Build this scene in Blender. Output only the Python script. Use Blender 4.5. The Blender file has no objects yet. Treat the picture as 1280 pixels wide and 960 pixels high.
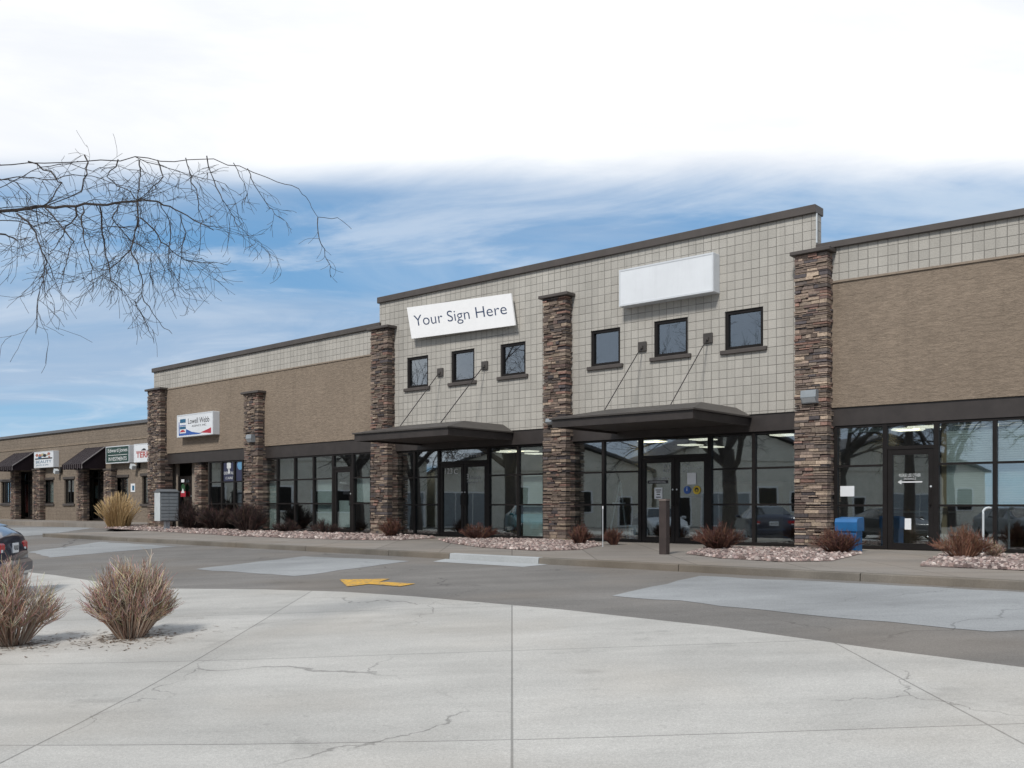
import bpy, bmesh, math, random
from mathutils import Vector, Matrix
R = math.radians
random.seed(7)
SC = bpy.context.scene
COL = SC.collection

# ------------------------------------------------------------------ camera
F, CX, CY, HC = 1190.0, 640.0, 632.0, 0.92        # focal and principal point in photo pixels, eye above the pavement
cam = bpy.data.objects.new('camera', bpy.data.cameras.new('camera'))
COL.objects.link(cam)
cam.location = (0, 0, HC)
cam.rotation_euler = (R(90), 0, 0)
cam.data.sensor_width = 36.0
cam.data.lens = 36.0 * F / 1280.0
cam.data.shift_y = (CY - 480.0) / 1280.0
cam.data.clip_start = 0.1
cam.data.clip_end = 3000.0
SC.camera = cam

# ------------------------------------------------------------------ view, sun, sky
SC.view_settings.view_transform = 'Standard'
SC.view_settings.look = 'None'
SC.view_settings.exposure = 0.0
SC.view_settings.gamma = 1.0
SUN_EL, SUN_AZ = 46.0, 205.0          # azimuth clockwise from +Y: behind the camera, a little to the left
_sd = Vector((math.sin(R(SUN_AZ)) * math.cos(R(SUN_EL)), math.cos(R(SUN_AZ)) * math.cos(R(SUN_EL)), math.sin(R(SUN_EL))))
sun = bpy.data.objects.new('sun', bpy.data.lights.new('sun', 'SUN'))
COL.objects.link(sun)
sun.data.energy = 2.9
sun.data.angle = R(10)
sun.data.color = (1.0, 0.955, 0.89)
sun.rotation_euler = _sd.to_track_quat('Z', 'Y').to_euler()
sun.location = (0, 0, 40)


class NT:
    """tiny helper round a node tree"""
    def __init__(s, tree):
        s.t = tree
        s.n = tree.nodes
        s.l = tree.links

    def new(s, kind, **kw):
        nd = s.n.new(kind)
        for k, v in kw.items():
            setattr(nd, k, v)
        return nd

    def put(s, sock, v):
        if isinstance(v, bpy.types.NodeSocket):
            s.l.new(v, sock)
        elif isinstance(v, (tuple, list)) and len(v) == 3 and sock.type == 'RGBA':
            sock.default_value = (*v, 1)
        else:
            sock.default_value = v

    def m(s, op, a, b=0.0, c=None, clamp=False):
        nd = s.new('ShaderNodeMath', operation=op)
        nd.use_clamp = clamp
        s.put(nd.inputs[0], a)
        s.put(nd.inputs[1], b)
        if c is not None:
            s.put(nd.inputs[2], c)
        return nd.outputs[0]

    def mix(s, fac, a, b, blend='MIX'):
        nd = s.new('ShaderNodeMix', data_type='RGBA')
        nd.blend_type = blend
        s.put(nd.inputs[0], fac)
        s.put(nd.inputs[6], a)
        s.put(nd.inputs[7], b)
        return nd.outputs[2]

    def ramp(s, x, lo, hi, a=0.0, b=1.0):
        nd = s.new('ShaderNodeMapRange')
        nd.interpolation_type = 'SMOOTHSTEP'
        s.put(nd.inputs[0], x)
        for i, v in enumerate((lo, hi, a, b)):
            s.put(nd.inputs[i + 1], v)
        return nd.outputs[0]

    def noise(s, vec, scale, detail=4.0, rough=0.55, dist=0.0):
        nd = s.new('ShaderNodeTexNoise')
        if vec is not None:
            s.put(nd.inputs['Vector'], vec)
        s.put(nd.inputs['Scale'], scale)
        s.put(nd.inputs['Detail'], detail)
        s.put(nd.inputs['Roughness'], rough)
        s.put(nd.inputs['Distortion'], dist)
        return nd.outputs['Fac']

    def mapping(s, vec, scale=(1, 1, 1), loc=(0, 0, 0), rot=(0, 0, 0)):
        nd = s.new('ShaderNodeMapping')
        s.put(nd.inputs['Vector'], vec)
        nd.inputs['Scale'].default_value = scale
        nd.inputs['Location'].default_value = loc
        nd.inputs['Rotation'].default_value = rot
        return nd.outputs[0]

    def sep(s, vec):
        nd = s.new('ShaderNodeSeparateXYZ')
        s.put(nd.inputs[0], vec)
        return nd.outputs

    def comb(s, x, y, z):
        nd = s.new('ShaderNodeCombineXYZ')
        s.put(nd.inputs[0], x)
        s.put(nd.inputs[1], y)
        s.put(nd.inputs[2], z)
        return nd.outputs[0]


world = bpy.data.worlds.new('World')
SC.world = world
world.use_nodes = True
w = NT(world.node_tree)
bg = w.n['Background']
bg.inputs[1].default_value = 0.1
sky = w.new('ShaderNodeTexSky', sky_type='NISHITA')
sky.sun_disc = False
sky.sun_elevation = R(SUN_EL)
sky.sun_rotation = R(SUN_AZ)
sky.altitude = 1500
sky.air_density = 1.0
sky.dust_density = 0.3
sky.ozone_density = 2.5
wd = w.new('ShaderNodeTexCoord').outputs['Generated']
sx, sy, sz = w.sep(wd)
szc = w.m('MAXIMUM', sz, 0.0)
den = w.m('ADD', szc, 0.10)
pu = w.m('DIVIDE', sx, den)
pv = w.m('DIVIDE', sy, den)
pc = w.comb(pu, pv, 0.0)
# clear sky kept a deeper blue than the sky model near the horizon
blue = w.mix(w.ramp(szc, -0.02, 0.30), (3.4, 5.7, 7.8), (1.6, 3.75, 6.7))
base = w.mix(0.90, sky.outputs[0], blue)
# long soft streaks of thin cloud
cm = w.mapping(pc, (0.34, 0.95, 1), (3.1, 0.7, 0), (0, 0, R(-16)))
n1 = w.noise(cm, 1.1, 7, 0.58, 0.8)
n2 = w.noise(w.mapping(pc, (0.16, 0.40, 1), (9.0, 2.0, 0), (0, 0, R(8))), 1.3, 4, 0.5, 0.6)
streak = w.m('MULTIPLY', w.ramp(n1, 0.40, 0.66), w.ramp(n2, 0.34, 0.58))
c1 = w.mix(w.m('MULTIPLY', streak, 0.75), base, (6.2, 7.3, 8.6))
# grey-blue veil banks
n3 = w.noise(w.mapping(pc, (0.22, 0.6, 1), (1.0, 6.0, 0)), 1.0, 6, 0.58, 0.8)
c2 = w.mix(w.m('MULTIPLY', w.ramp(n3, 0.38, 0.64), 0.62), c1, (3.7, 4.9, 6.7))
n4 = w.noise(w.mapping(pc, (0.55, 1.0, 1), (4.4, 1.5, 0), (0, 0, R(24))), 1.5, 8, 0.62, 1.0)
c2 = w.mix(w.m('MULTIPLY', w.ramp(n4, 0.46, 0.70), 0.60), c2, (6.6, 7.5, 8.7))
# bright deck of high white cloud overhead; its edge runs east-west ahead of the viewer
edge = w.noise(w.mapping(pc, (0.5, 0.9, 1)), 2.2, 6, 0.6, 0.5)
rise = w.m('DIVIDE', sz, w.m('MAXIMUM', sy, 0.12))
el = w.m('ADD', rise, w.m('MULTIPLY', w.m('SUBTRACT', edge, 0.5), 0.05))
deck = w.ramp(el, 0.318, 0.374)
dn = w.noise(w.mapping(pc, (0.45, 0.9, 1), (4, 1, 0)), 2.0, 7, 0.58, 0.5)
deckcol = w.mix(w.ramp(dn, 0.30, 0.62), (9.1, 9.4, 9.9), (10.8, 10.9, 11.0))
# out-of-view deck dimmed to grey-blue higher up and behind, to cut ambient light
thin = w.m('MAXIMUM', w.ramp(sz, 0.50, 0.72), w.ramp(sy, 0.10, -0.25))
deckcol = w.mix(w.m('MULTIPLY', thin, 0.85), deckcol, (3.6, 4.4, 5.6))
c3 = w.mix(deck, c2, deckcol)
below = w.mix(w.ramp(sz, -0.03, 0.0), (2.2, 2.1, 2.0), c3)
w.l.new(below, bg.inputs[0])

# ------------------------------------------------------------------ helpers
def tag(o, label=None, cat=None, group=None, kind=None):
    if label: o['label'] = label
    if cat: o['category'] = cat
    if group: o['group'] = group
    if kind: o['kind'] = kind
    return o

def thing(name, loc, label, cat, group=None, rz=0.0):
    o = bpy.data.objects.new(name, None)
    COL.objects.link(o)
    o.empty_display_size = 0.3
    o.location = loc
    o.rotation_euler = (0, 0, rz)
    return tag(o, label, cat, group)

def base_matrix(o):
    return Matrix.Translation(o.location) @ o.rotation_euler.to_matrix().to_4x4() if o.parent is None else base_matrix(o.parent) @ o.matrix_basis

class MB:
    """collects shapes and links them as ONE mesh object"""
    def __init__(s):
        s.v, s.f, s.mi, s.c = [], [], [], []

    def face(s, pts, mi=0, c=None):
        b = len(s.v)
        s.v += [tuple(p) for p in pts]
        s.f.append(tuple(range(b, b + len(pts))))
        s.mi.append(mi)
        s.c.append(c)
        return s

    def box(s, x0, x1, y0, y1, z0, z1, mi=0, c=None, skip=''):
        b = len(s.v)
        s.v += [(x0, y0, z0), (x1, y0, z0), (x1, y1, z0), (x0, y1, z0), (x0, y0, z1), (x1, y0, z1), (x1, y1, z1), (x0, y1, z1)]
        for q, k in (((0, 3, 2, 1), 'b'), ((4, 5, 6, 7), 't'), ((0, 1, 5, 4), 'f'), ((2, 3, 7, 6), 'k'), ((1, 2, 6, 5), 'r'), ((3, 0, 4, 7), 'l')):
            if k in skip: continue
            s.f.append(tuple(b + i for i in q)); s.mi.append(mi); s.c.append(c)
        return s

    def bbox(s, x0, x1, y0, y1, z0, z1, e=0.01, mi=0, c=None):
        """box with chamfered edges"""
        bm = bmesh.new()
        bmesh.ops.create_cube(bm, size=1)
        for v in bm.verts:
            v.co = Vector(((x0 + x1) / 2 + v.co.x * (x1 - x0), (y0 + y1) / 2 + v.co.y * (y1 - y0), (z0 + z1) / 2 + v.co.z * (z1 - z0)))
        e = min(e, 0.3 * min(abs(x1 - x0), abs(y1 - y0), abs(z1 - z0)))
        bmesh.ops.bevel(bm, geom=bm.edges[:], offset=e, segments=1, affect='EDGES')
        s.add_bm(bm, mi, c)
        return s

    def add_bm(s, bm, mi=0, c=None):
        b = len(s.v)
        bm.verts.index_update()
        s.v += [tuple(v.co) for v in bm.verts]
        for f in bm.faces:
            s.f.append(tuple(b + v.index for v in f.verts)); s.mi.append(mi); s.c.append(c)
        bm.free()

    def prism(s, poly, h, mi=0, c=None):
        """poly: bottom loop of 3D points, h: vector"""
        n = len(poly); h = Vector(h)
        b = len(s.v)
        s.v += [tuple(p) for p in poly] + [tuple(Vector(p) + h) for p in poly]
        s.f.append(tuple(b + i for i in range(n))[::-1]); s.mi.append(mi); s.c.append(c)
        s.f.append(tuple(b + n + i for i in range(n))); s.mi.append(mi); s.c.append(c)
        for i in range(n):
            j = (i + 1) % n
            s.f.append((b + i, b + j, b + n + j, b + n + i)); s.mi.append(mi); s.c.append(c)
        return s

    def tube(s, path, rads, n=6, mi=0, c=None, cap=True):
        path = [Vector(p) for p in path]
        b = len(s.v)
        for i, p in enumerate(path):
            d = (path[min(i + 1, len(path) - 1)] - path[max(i - 1, 0)])
            d = d.normalized() if d.length > 1e-9 else Vector((0, 0, 1))
            a = d.cross(Vector((0.13, 0.31, 0.94)))
            if a.length < 1e-3: a = d.cross(Vector((1, 0, 0)))
            a.normalize(); q = d.cross(a)
            r = rads[i] if isinstance(rads, (list, tuple)) else rads
            for k in range(n):
                t = 2 * math.pi * k / n
                s.v.append(tuple(p + a * (r * math.cos(t)) + q * (r * math.sin(t))))
        for i in range(len(path) - 1):
            for k in range(n):
                k2 = (k + 1) % n
                s.f.append((b + i * n + k, b + i * n + k2, b + (i + 1) * n + k2, b + (i + 1) * n + k)); s.mi.append(mi); s.c.append(c)
        if cap:
            s.f.append(tuple(b + k for k in range(n))[::-1]); s.mi.append(mi); s.c.append(c)
            e = b + (len(path) - 1) * n
            s.f.append(tuple(e + k for k in range(n))); s.mi.append(mi); s.c.append(c)
        return s

    def lathe(s, prof, n=20, axis='Z', o=(0, 0, 0), mi=0, c=None):
        b = len(s.v)
        for (r, h) in prof:
            for k in range(n):
                t = 2 * math.pi * k / n
                x, y = r * math.cos(t), r * math.sin(t)
                p = (x, y, h) if axis == 'Z' else (x, h, y)
                s.v.append((p[0] + o[0], p[1] + o[1], p[2] + o[2]))
        for i in range(len(prof) - 1):
            for k in range(n):
                k2 = (k + 1) % n
                s.f.append((b + i * n + k, b + i * n + k2, b + (i + 1) * n + k2, b + (i + 1) * n + k)); s.mi.append(mi); s.c.append(c)
        return s

    def build(s, name, mats, parent=None, M=None, smooth=False, xf=None):
        """M: world matrix of the object; vertices are in that frame"""
        me = bpy.data.meshes.new(name)
        me.from_pydata(s.v, [], s.f)
        if not isinstance(mats, (list, tuple)): mats = [mats]
        for mt in mats: me.materials.append(mt)
        me.polygons.foreach_set('material_index', s.mi)
        if any(x is not None for x in s.c):
            at = me.color_attributes.new('tone', 'FLOAT_COLOR', 'CORNER')
            arr = []
            for f, col in zip(s.f, s.c):
                col = col or (1, 1, 1)
                arr += [col[0], col[1], col[2], 1.0] * len(f)
            at.data.foreach_set('color', arr)
        if smooth: me.polygons.foreach_set('use_smooth', [True] * len(s.f))
        bm = bmesh.new(); bm.from_mesh(me)
        if len(bm.faces) < 4000: bmesh.ops.recalc_face_normals(bm, faces=bm.faces[:])
        bm.to_mesh(me); bm.free()
        o = bpy.data.objects.new(name, me)
        COL.objects.link(o)
        W = M if M is not None else Matrix.Identity(4)
        if parent is not None:
            o.parent = parent
            o.matrix_basis = base_matrix(parent).inverted() @ W
        else:
            o.matrix_basis = W
        return o

# ------------------------------------------------------------------ materials
MATS = {}
def mat(name):
    m = bpy.data.materials.new(name)
    m.use_nodes = True
    t = NT(m.node_tree)
    return m, t, t.n['Principled BSDF']

def bump(t, p, h, strength=0.3, dist=0.02):
    b = t.new('ShaderNodeBump')
    b.inputs['Strength'].default_value = strength
    b.inputs['Distance'].default_value = dist
    t.l.new(h, b.inputs['Height'])
    t.l.new(b.outputs[0], p.inputs['Normal'])

def objc(t): return t.new('ShaderNodeTexCoord').outputs['Object']

def plain(name, col, rough=0.6, metal=0.0, var=0.08, nscale=6.0, bmp=0.0, spec=0.5):
    m, t, p = mat(name)
    oc = objc(t)
    n = t.noise(oc, nscale, 5, 0.6)
    k = t.ramp(n, 0.25, 0.75, 1 - var, 1 + var)
    c = t.mix(1.0, col, t.comb(k, k, k), 'MULTIPLY')
    t.l.new(c, p.inputs['Base Color'])
    p.inputs['Roughness'].default_value = rough
    p.inputs['Metallic'].default_value = metal
    p.inputs['Specular IOR Level'].default_value = spec
    if bmp: bump(t, p, t.noise(oc, nscale * 8, 4), bmp, 0.01)
    return m

def emis(name, col, strength):
    m, t, p = mat(name)
    p.inputs['Base Color'].default_value = (*col, 1)
    p.inputs['Emission Color'].default_value = (*col, 1)
    p.inputs['Emission Strength'].default_value = strength
    return m

def attr_mat(name, rough=0.8, var=0.12, bmp=0.4, nscale=25.0):
    m, t, p = mat(name)
    at = t.new('ShaderNodeVertexColor', layer_name='tone')
    oc = objc(t)
    n = t.noise(oc, nscale, 6, 0.65)
    k = t.ramp(n, 0.2, 0.8, 1 - var, 1 + var)
    t.l.new(t.mix(1.0, at.outputs[0], t.comb(k, k, k), 'MULTIPLY'), p.inputs['Base Color'])
    p.inputs['Roughness'].default_value = rough
    p.inputs['Specular IOR Level'].default_value = 0.3
    if bmp: bump(t, p, n, bmp, 0.02)
    return m

def grid_block(name, col, size=0.2045, line=0.0085, dark=0.45):
    """scored split face block: stack bond squares with dark joints"""
    m, t, p = mat(name)
    oc = objc(t)
    x, y, z = t.sep(oc)
    wob = t.m('MULTIPLY', t.m('SUBTRACT', t.noise(oc, 9.0, 3), 0.5), 0.012)
    gx = t.m('DIVIDE', t.m('ADD', t.m('ADD', x, y), wob), size)
    gz = t.m('DIVIDE', t.m('ADD', z, wob), size)
    fx, fz = t.m('FRACT', gx), t.m('FRACT', gz)
    ex = t.m('MINIMUM', fx, t.m('SUBTRACT', 1.0, fx))
    ez = t.m('MINIMUM', fz, t.m('SUBTRACT', 1.0, fz))
    cell = t.comb(t.m('FLOOR', gx), 0.0, t.m('FLOOR', gz))
    wn = t.new('ShaderNodeTexWhiteNoise'); t.put(wn.inputs['Vector'], cell)
    half = t.comb(t.m('FLOOR', t.m('MULTIPLY', gx, 0.5)), 3.0, t.m('FLOOR', gz))
    wn2 = t.new('ShaderNodeTexWhiteNoise'); t.put(wn2.inputs['Vector'], half)
    lw = line / size
    # some joints read stronger than others
    jx = t.new('ShaderNodeTexWhiteNoise'); t.put(jx.inputs['Vector'], t.comb(t.m('FLOOR', t.m('ADD', gx, 0.5)), t.m('FLOOR', gz), 5.0))
    jz = t.new('ShaderNodeTexWhiteNoise'); t.put(jz.inputs['Vector'], t.comb(t.m('FLOOR', gx), t.m('FLOOR', t.m('ADD', gz, 0.5)), 9.0))
    ax = t.m('MULTIPLY', t.ramp(ex, lw * 0.5, lw * 1.3, 1, 0), t.ramp(jx.outputs[0], 0.0, 0.8, 0.6, 1.0))
    az = t.m('MULTIPLY', t.ramp(ez, lw * 0.5, lw * 1.3, 1, 0), t.ramp(jz.outputs[0], 0.0, 0.8, 0.6, 1.0))
    joint = t.m('MAXIMUM', ax, az)
    k = t.m('ADD', 0.90, t.m('ADD', t.m('MULTIPLY', wn.outputs[0], 0.10), t.m('MULTIPLY', wn2.outputs[0], 0.05)))
    fine = t.noise(oc, 38.0, 6, 0.7)
    big = t.noise(t.mapping(oc, (1, 1, 0.35)), 0.7, 5, 0.6)
    k = t.m('MULTIPLY', k, t.ramp(fine, 0.25, 0.75, 0.86, 1.12))
    k = t.m('MULTIPLY', k, t.ramp(big, 0.3, 0.7, 0.90, 1.06))
    c = t.mix(1.0, col, t.comb(k, k, k), 'MULTIPLY')
    stk = t.noise(t.mapping(oc, (5.0, 5.0, 0.22)), 1.0, 5, 0.65)
    k2 = t.ramp(stk, 0.52, 0.78, 1.0, 0.82)
    c = t.mix(1.0, c, t.comb(k2, k2, k2), 'MULTIPLY')
    c = t.mix(t.m('MULTIPLY', joint, 0.85), c, tuple(v * dark for v in col))
    t.l.new(c, p.inputs['Base Color'])
    p.inputs['Roughness'].default_value = 0.92
    p.inputs['Specular IOR Level'].default_value = 0.2
    h = t.m('SUBTRACT', t.m('MULTIPLY', fine, 0.7), joint)
    bump(t, p, h, 0.55, 0.025)
    return m

def split_face(name, col, rowh=0.2, vis=0.10, jb=0.04):
    """split face block laid in running bond; the joints nearly vanish in the rough face"""
    m, t, p = mat(name)
    oc = objc(t)
    x, y, z = t.sep(oc)
    xy = t.m('ADD', x, y)
    row = t.m('FLOOR', t.m('DIVIDE', z, rowh))
    xs = t.m('ADD', t.m('DIVIDE', xy, rowh * 2), t.m('MULTIPLY', row, 0.5))
    cell = t.comb(t.m('FLOOR', xs), 0.0, row)
    wn = t.new('ShaderNodeTexWhiteNoise'); t.put(wn.inputs['Vector'], cell)
    fz = t.m('FRACT', t.m('DIVIDE', z, rowh)); fx = t.m('FRACT', xs)
    ez = t.m('MINIMUM', fz, t.m('SUBTRACT', 1.0, fz)); ex = t.m('MINIMUM', fx, t.m('SUBTRACT', 1.0, fx))
    j = t.m('MAXIMUM', t.ramp(ez, 0.0, 0.07, 1, 0), t.ramp(ex, 0.0, 0.035, 1, 0))
    rough = t.noise(t.mapping(oc, (3.0, 3.0, 8.5)), 1.6, 9, 0.76, 0.35)
    rough2 = t.noise(t.mapping(oc, (9, 9, 26)), 1.6, 4, 0.7)
    big = t.noise(oc, 0.5, 5, 0.6)
    k = t.m('MULTIPLY', t.ramp(rough, 0.25, 0.78, 0.78, 1.20), t.ramp(rough2, 0.2, 0.8, 0.86, 1.12))
    k = t.m('MULTIPLY', k, t.m('ADD', 0.94, t.m('MULTIPLY', wn.outputs[0], 0.06)))
    k = t.m('MULTIPLY', k, t.ramp(big, 0.3, 0.7, 0.93, 1.06))
    k = t.m('MULTIPLY', k, t.m('SUBTRACT', 1.0, t.m('MULTIPLY', j, vis)))
    stk = t.noise(t.mapping(oc, (4.0, 4.0, 0.25)), 1.0, 5, 0.65)
    k = t.m('MULTIPLY', k, t.ramp(stk, 0.50, 0.78, 1.02, 0.86))
    t.l.new(t.mix(1.0, col, t.comb(k, k, k), 'MULTIPLY'), p.inputs['Base Color'])
    p.inputs['Roughness'].default_value = 0.95
    p.inputs['Specular IOR Level'].default_value = 0.2
    bump(t, p, t.m('SUBTRACT', rough, t.m('MULTIPLY', j, jb)), 0.8, 0.04)
    return m

def paving(name, col, joint=0.0, jw=0.012, rough=0.85, stain=0.25, grit=0.12, warm=0.0, crack=0.0, spots=0.0):
    m, t, p = mat(name)
    oc = objc(t)
    big = t.noise(oc, 0.22, 6, 0.62, 0.4)
    mid = t.noise(t.mapping(oc, (0.6, 2.2, 1), rot=(0, 0, R(-42))), 0.8, 6, 0.6)
    fine = t.noise(oc, 45.0, 5, 0.7)
    k = t.m('MULTIPLY', t.ramp(big, 0.25, 0.75, 1 - stain, 1 + stain), t.ramp(mid, 0.25, 0.75, 1 - stain * .6, 1 + stain * .6))
    k = t.m('MULTIPLY', k, t.ramp(fine, 0.2, 0.8, 1 - grit, 1 + grit))
    if joint:
        x, y, z = t.sep(oc)
        fx = t.m('FRACT', t.m('DIVIDE', x, joint)); fy = t.m('FRACT', t.m('DIVIDE', y, joint))
        ex = t.m('MINIMUM', fx, t.m('SUBTRACT', 1.0, fx)); ey = t.m('MINIMUM', fy, t.m('SUBTRACT', 1.0, fy))
        j = t.ramp(t.m('MINIMUM', ex, ey), jw / joint * .4, jw / joint, 1, 0)
        k = t.m('MULTIPLY', k, t.m('SUBTRACT', 1.0, t.m('MULTIPLY', j, 0.45)))
    agg = t.noise(oc, 130.0, 2, 0.6)
    k = t.m('MULTIPLY', k, t.ramp(agg, 0.3, 0.7, 1 - grit, 1 + grit))
    if joint:
        # every slab its own tone
        ws = t.new('ShaderNodeTexWhiteNoise'); t.put(ws.inputs['Vector'], t.comb(t.m('FLOOR', t.m('DIVIDE', x, joint)), t.m('FLOOR', t.m('DIVIDE', y, joint)), 2.0))
        k = t.m('MULTIPLY', k, t.m('ADD', 0.94, t.m('MULTIPLY', ws.outputs[0], 0.12)))
    if crack:
        vo = t.new('ShaderNodeTexVoronoi', feature='DISTANCE_TO_EDGE')
        nn = t.new('ShaderNodeTexNoise'); t.put(nn.inputs['Vector'], oc); nn.inputs['Scale'].default_value = 1.3; nn.inputs['Detail'].default_value = 6
        va = t.new('ShaderNodeVectorMath', operation='MULTIPLY_ADD'); t.put(va.inputs[0], nn.outputs['Color']); va.inputs[1].default_value = (1.1, 1.1, 0); t.put(va.inputs[2], oc)
        t.put(vo.inputs['Vector'], va.outputs[0]); vo.inputs['Scale'].default_value = 0.22
        cr = t.m('MULTIPLY', t.ramp(vo.outputs['Distance'], 0.0006, 0.0026, 1, 0), t.ramp(t.noise(oc, 0.3, 3), 0.44, 0.56, 0, 1))
        k = t.m('MULTIPLY', k, t.m('SUBTRACT', 1.0, t.m('MULTIPLY', cr, crack)))
    if spots:
        sp = t.noise(oc, 1.1, 5, 0.6, 0.3)
        k = t.m('MULTIPLY', k, t.ramp(sp, 0.60, 0.74, 1.0, 1 - spots))
        sp2 = t.noise(t.mapping(oc, loc=(13, 4, 0)), 6.0, 3, 0.6)
        k = t.m('MULTIPLY', k, t.ramp(sp2, 0.66, 0.74, 1.0, 1 - spots * .7))
    c = t.mix(1.0, col, t.comb(k, k, k), 'MULTIPLY')
    if warm:
        c = t.mix(t.m('MULTIPLY', t.ramp(t.noise(oc, 0.35, 4, 0.5), 0.45, 0.65), warm), c, (col[0] * 1.15, col[1] * 0.98, col[2] * 0.8))
    t.l.new(c, p.inputs['Base Color'])
    p.inputs['Roughness'].default_value = rough
    p.inputs['Specular IOR Level'].default_value = 0.3
    bump(t, p, fine, 0.25, 0.006)
    return m

def glass(name, tint=(0.60, 0.66, 0.66), f0=0.1):
    m = bpy.data.materials.new(name); m.use_nodes = True
    t = NT(m.node_tree)
    t.n.remove(t.n['Principled BSDF'])
    out = t.n['Material Output']
    tr = t.new('ShaderNodeBsdfTransparent'); tr.inputs[0].default_value = (*tint, 1)
    gl = t.new('ShaderNodeBsdfGlossy'); gl.inputs['Roughness'].default_value = 0.015
    gl.inputs[0].default_value = (0.92, 0.97, 1.0, 1)
    lw = t.new('ShaderNodeLayerWeight'); lw.inputs[0].default_value = 0.5
    fac = t.m('ADD', f0, t.m('MULTIPLY', 1.0 - f0, t.m('POWER', lw.outputs['Facing'], 3.2)))
    b = t.new('ShaderNodeBump'); b.inputs['Strength'].default_value = 0.05; b.inputs['Distance'].default_value = 0.01
    t.l.new(t.noise(objc(t), 1.6, 2, 0.4), b.inputs['Height'])
    t.l.new(b.outputs[0], gl.inputs['Normal'])
    mx = t.new('ShaderNodeMixShader')
    t.l.new(fac, mx.inputs[0]); t.l.new(tr.outputs[0], mx.inputs[1]); t.l.new(gl.outputs[0], mx.inputs[2])
    t.l.new(mx.outputs[0], out.inputs[0])
    return m

M_LIGHT = grid_block('light_block', (0.46, 0.44, 0.40), line=0.0078, dark=0.34)
M_TAN = split_face('tan_split_face', (0.265, 0.213, 0.165), vis=0.03)
M_TAN2 = split_face('brown_block', (0.235, 0.194, 0.155), 0.2, 0.22, 0.2)
M_TRIM = plain('tan_trim', (0.26, 0.21, 0.165), 0.9, var=0.15, nscale=8)
M_CAP = plain('parapet_metal', (0.075, 0.064, 0.058), 0.55, 0.0, 0.15, 2.5)
M_BRONZE = plain('bronze_metal', (0.036, 0.030, 0.028), 0.5, 0.0, 0.2, 3.0)
M_ROOFM = plain('canopy_roof_metal', (0.062, 0.055, 0.050), 0.45, 0.0, 0.15, 3.0)
M_SOFFIT = plain('soffit', (0.05, 0.043, 0.04), 0.7)
M_FRAME = plain('black_aluminium', (0.012, 0.010, 0.0095), 0.5, 0.0, 0.2, 4, spec=0.25)
M_STONE = attr_mat('ledge_stone', 0.9, 0.35, 0.7, 22)
M_GLASS = glass('shop_glass', (0.80, 0.85, 0.85), 0.23)
M_UPGLASS = glass('upper_glass', (0.6, 0.63, 0.65), 0.24)
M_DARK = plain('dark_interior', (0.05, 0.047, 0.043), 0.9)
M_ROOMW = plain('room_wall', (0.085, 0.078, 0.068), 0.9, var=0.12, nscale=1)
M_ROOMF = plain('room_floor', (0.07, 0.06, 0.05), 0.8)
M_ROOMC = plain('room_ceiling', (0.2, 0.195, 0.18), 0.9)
M_BLIND = plain('window_blind', (0.62, 0.66, 0.63), 0.8, var=0.06)
M_LAMP = emis('fluorescent_panel', (1.0, 0.93, 0.76), 1.5)
M_WHITE = plain('white_paint', (0.88, 0.88, 0.88), 0.45, var=0.02)
M_SIGNFACE, _t, _p = mat('white_acrylic')
_oc = objc(_t)
_d = _t.ramp(_t.noise(_t.mapping(_oc, (7, 7, 0.5)), 1.0, 6, 0.7), 0.45, 0.80, 1.0, 0.94)
_d2 = _t.ramp(_t.noise(_oc, 1.1, 4, 0.6), 0.3, 0.7, 0.96, 1.03)
_k = _t.m('MULTIPLY', _d, _d2)
_t.l.new(_t.mix(1.0, (0.74, 0.77, 0.80), _t.comb(_k, _k, _k), 'MULTIPLY'), _p.inputs['Base Color'])
_p.inputs['Roughness'].default_value = 0.35
M_SIGNSIDE = plain('sign_cabinet', (0.62, 0.65, 0.68), 0.5, var=0.04)
M_PAPER = plain('paper', (0.72, 0.74, 0.76), 0.8, var=0.03)
M_INK = plain('dark_ink', (0.02, 0.02, 0.025), 0.7)
M_NAVY = plain('navy_ink', (0.03, 0.055, 0.12), 0.6)
M_BLUE = plain('blue_print', (0.03, 0.10, 0.36), 0.6)
M_TEAL = plain('teal_print', (0.02, 0.12, 0.22), 0.6)
M_RED = plain('red_print', (0.42, 0.03, 0.05), 0.6)
M_GREEN = plain('green_print', (0.015, 0.05, 0.042), 0.6)
M_YELLOW = plain('yellow_print', (0.60, 0.42, 0.03), 0.6)
M_LETTER = plain('white_lettering', (0.62, 0.64, 0.64), 0.7, var=0.05)
M_FAINT = plain('frosted_lettering', (0.38, 0.40, 0.42), 0.7, var=0.1)
M_GREY = plain('grey_metal', (0.30, 0.33, 0.35), 0.45, 0.3, 0.08, 4)
M_GREYL = plain('pale_grey_metal', (0.58, 0.62, 0.64), 0.45, 0.1, 0.08, 4)
M_GREYD = plain('dark_grey_metal', (0.13, 0.14, 0.15), 0.5)
M_ASPHALT = paving('asphalt', (0.182, 0.173, 0.162), 0, stain=0.20, grit=0.2, warm=0.25, crack=0.5, spots=0.28)
M_WALK = paving('sidewalk_concrete', (0.245, 0.222, 0.198), 1.52, 0.016, stain=0.16, warm=0.2, crack=0.25, spots=0.15)
M_KERB = paving('kerb_concrete', (0.155, 0.14, 0.12), 0, stain=0.3, warm=0.3)
M_KERBL = paving('pale_kerb', (0.37, 0.385, 0.39), 0, stain=0.15)
M_PATCH = paving('pale_patch', (0.285, 0.295, 0.30), 0, stain=0.18, grit=0.15, crack=0.3, spots=0.15)
M_FORE = paving('foreground_concrete', (0.44, 0.43, 0.405), 3.1, 0.012, stain=0.17, grit=0.14, warm=0.12, crack=0.4, spots=0.2)
M_ARROW, _t, _p = mat('yellow_road_paint')
_oc = objc(_t)
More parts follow.
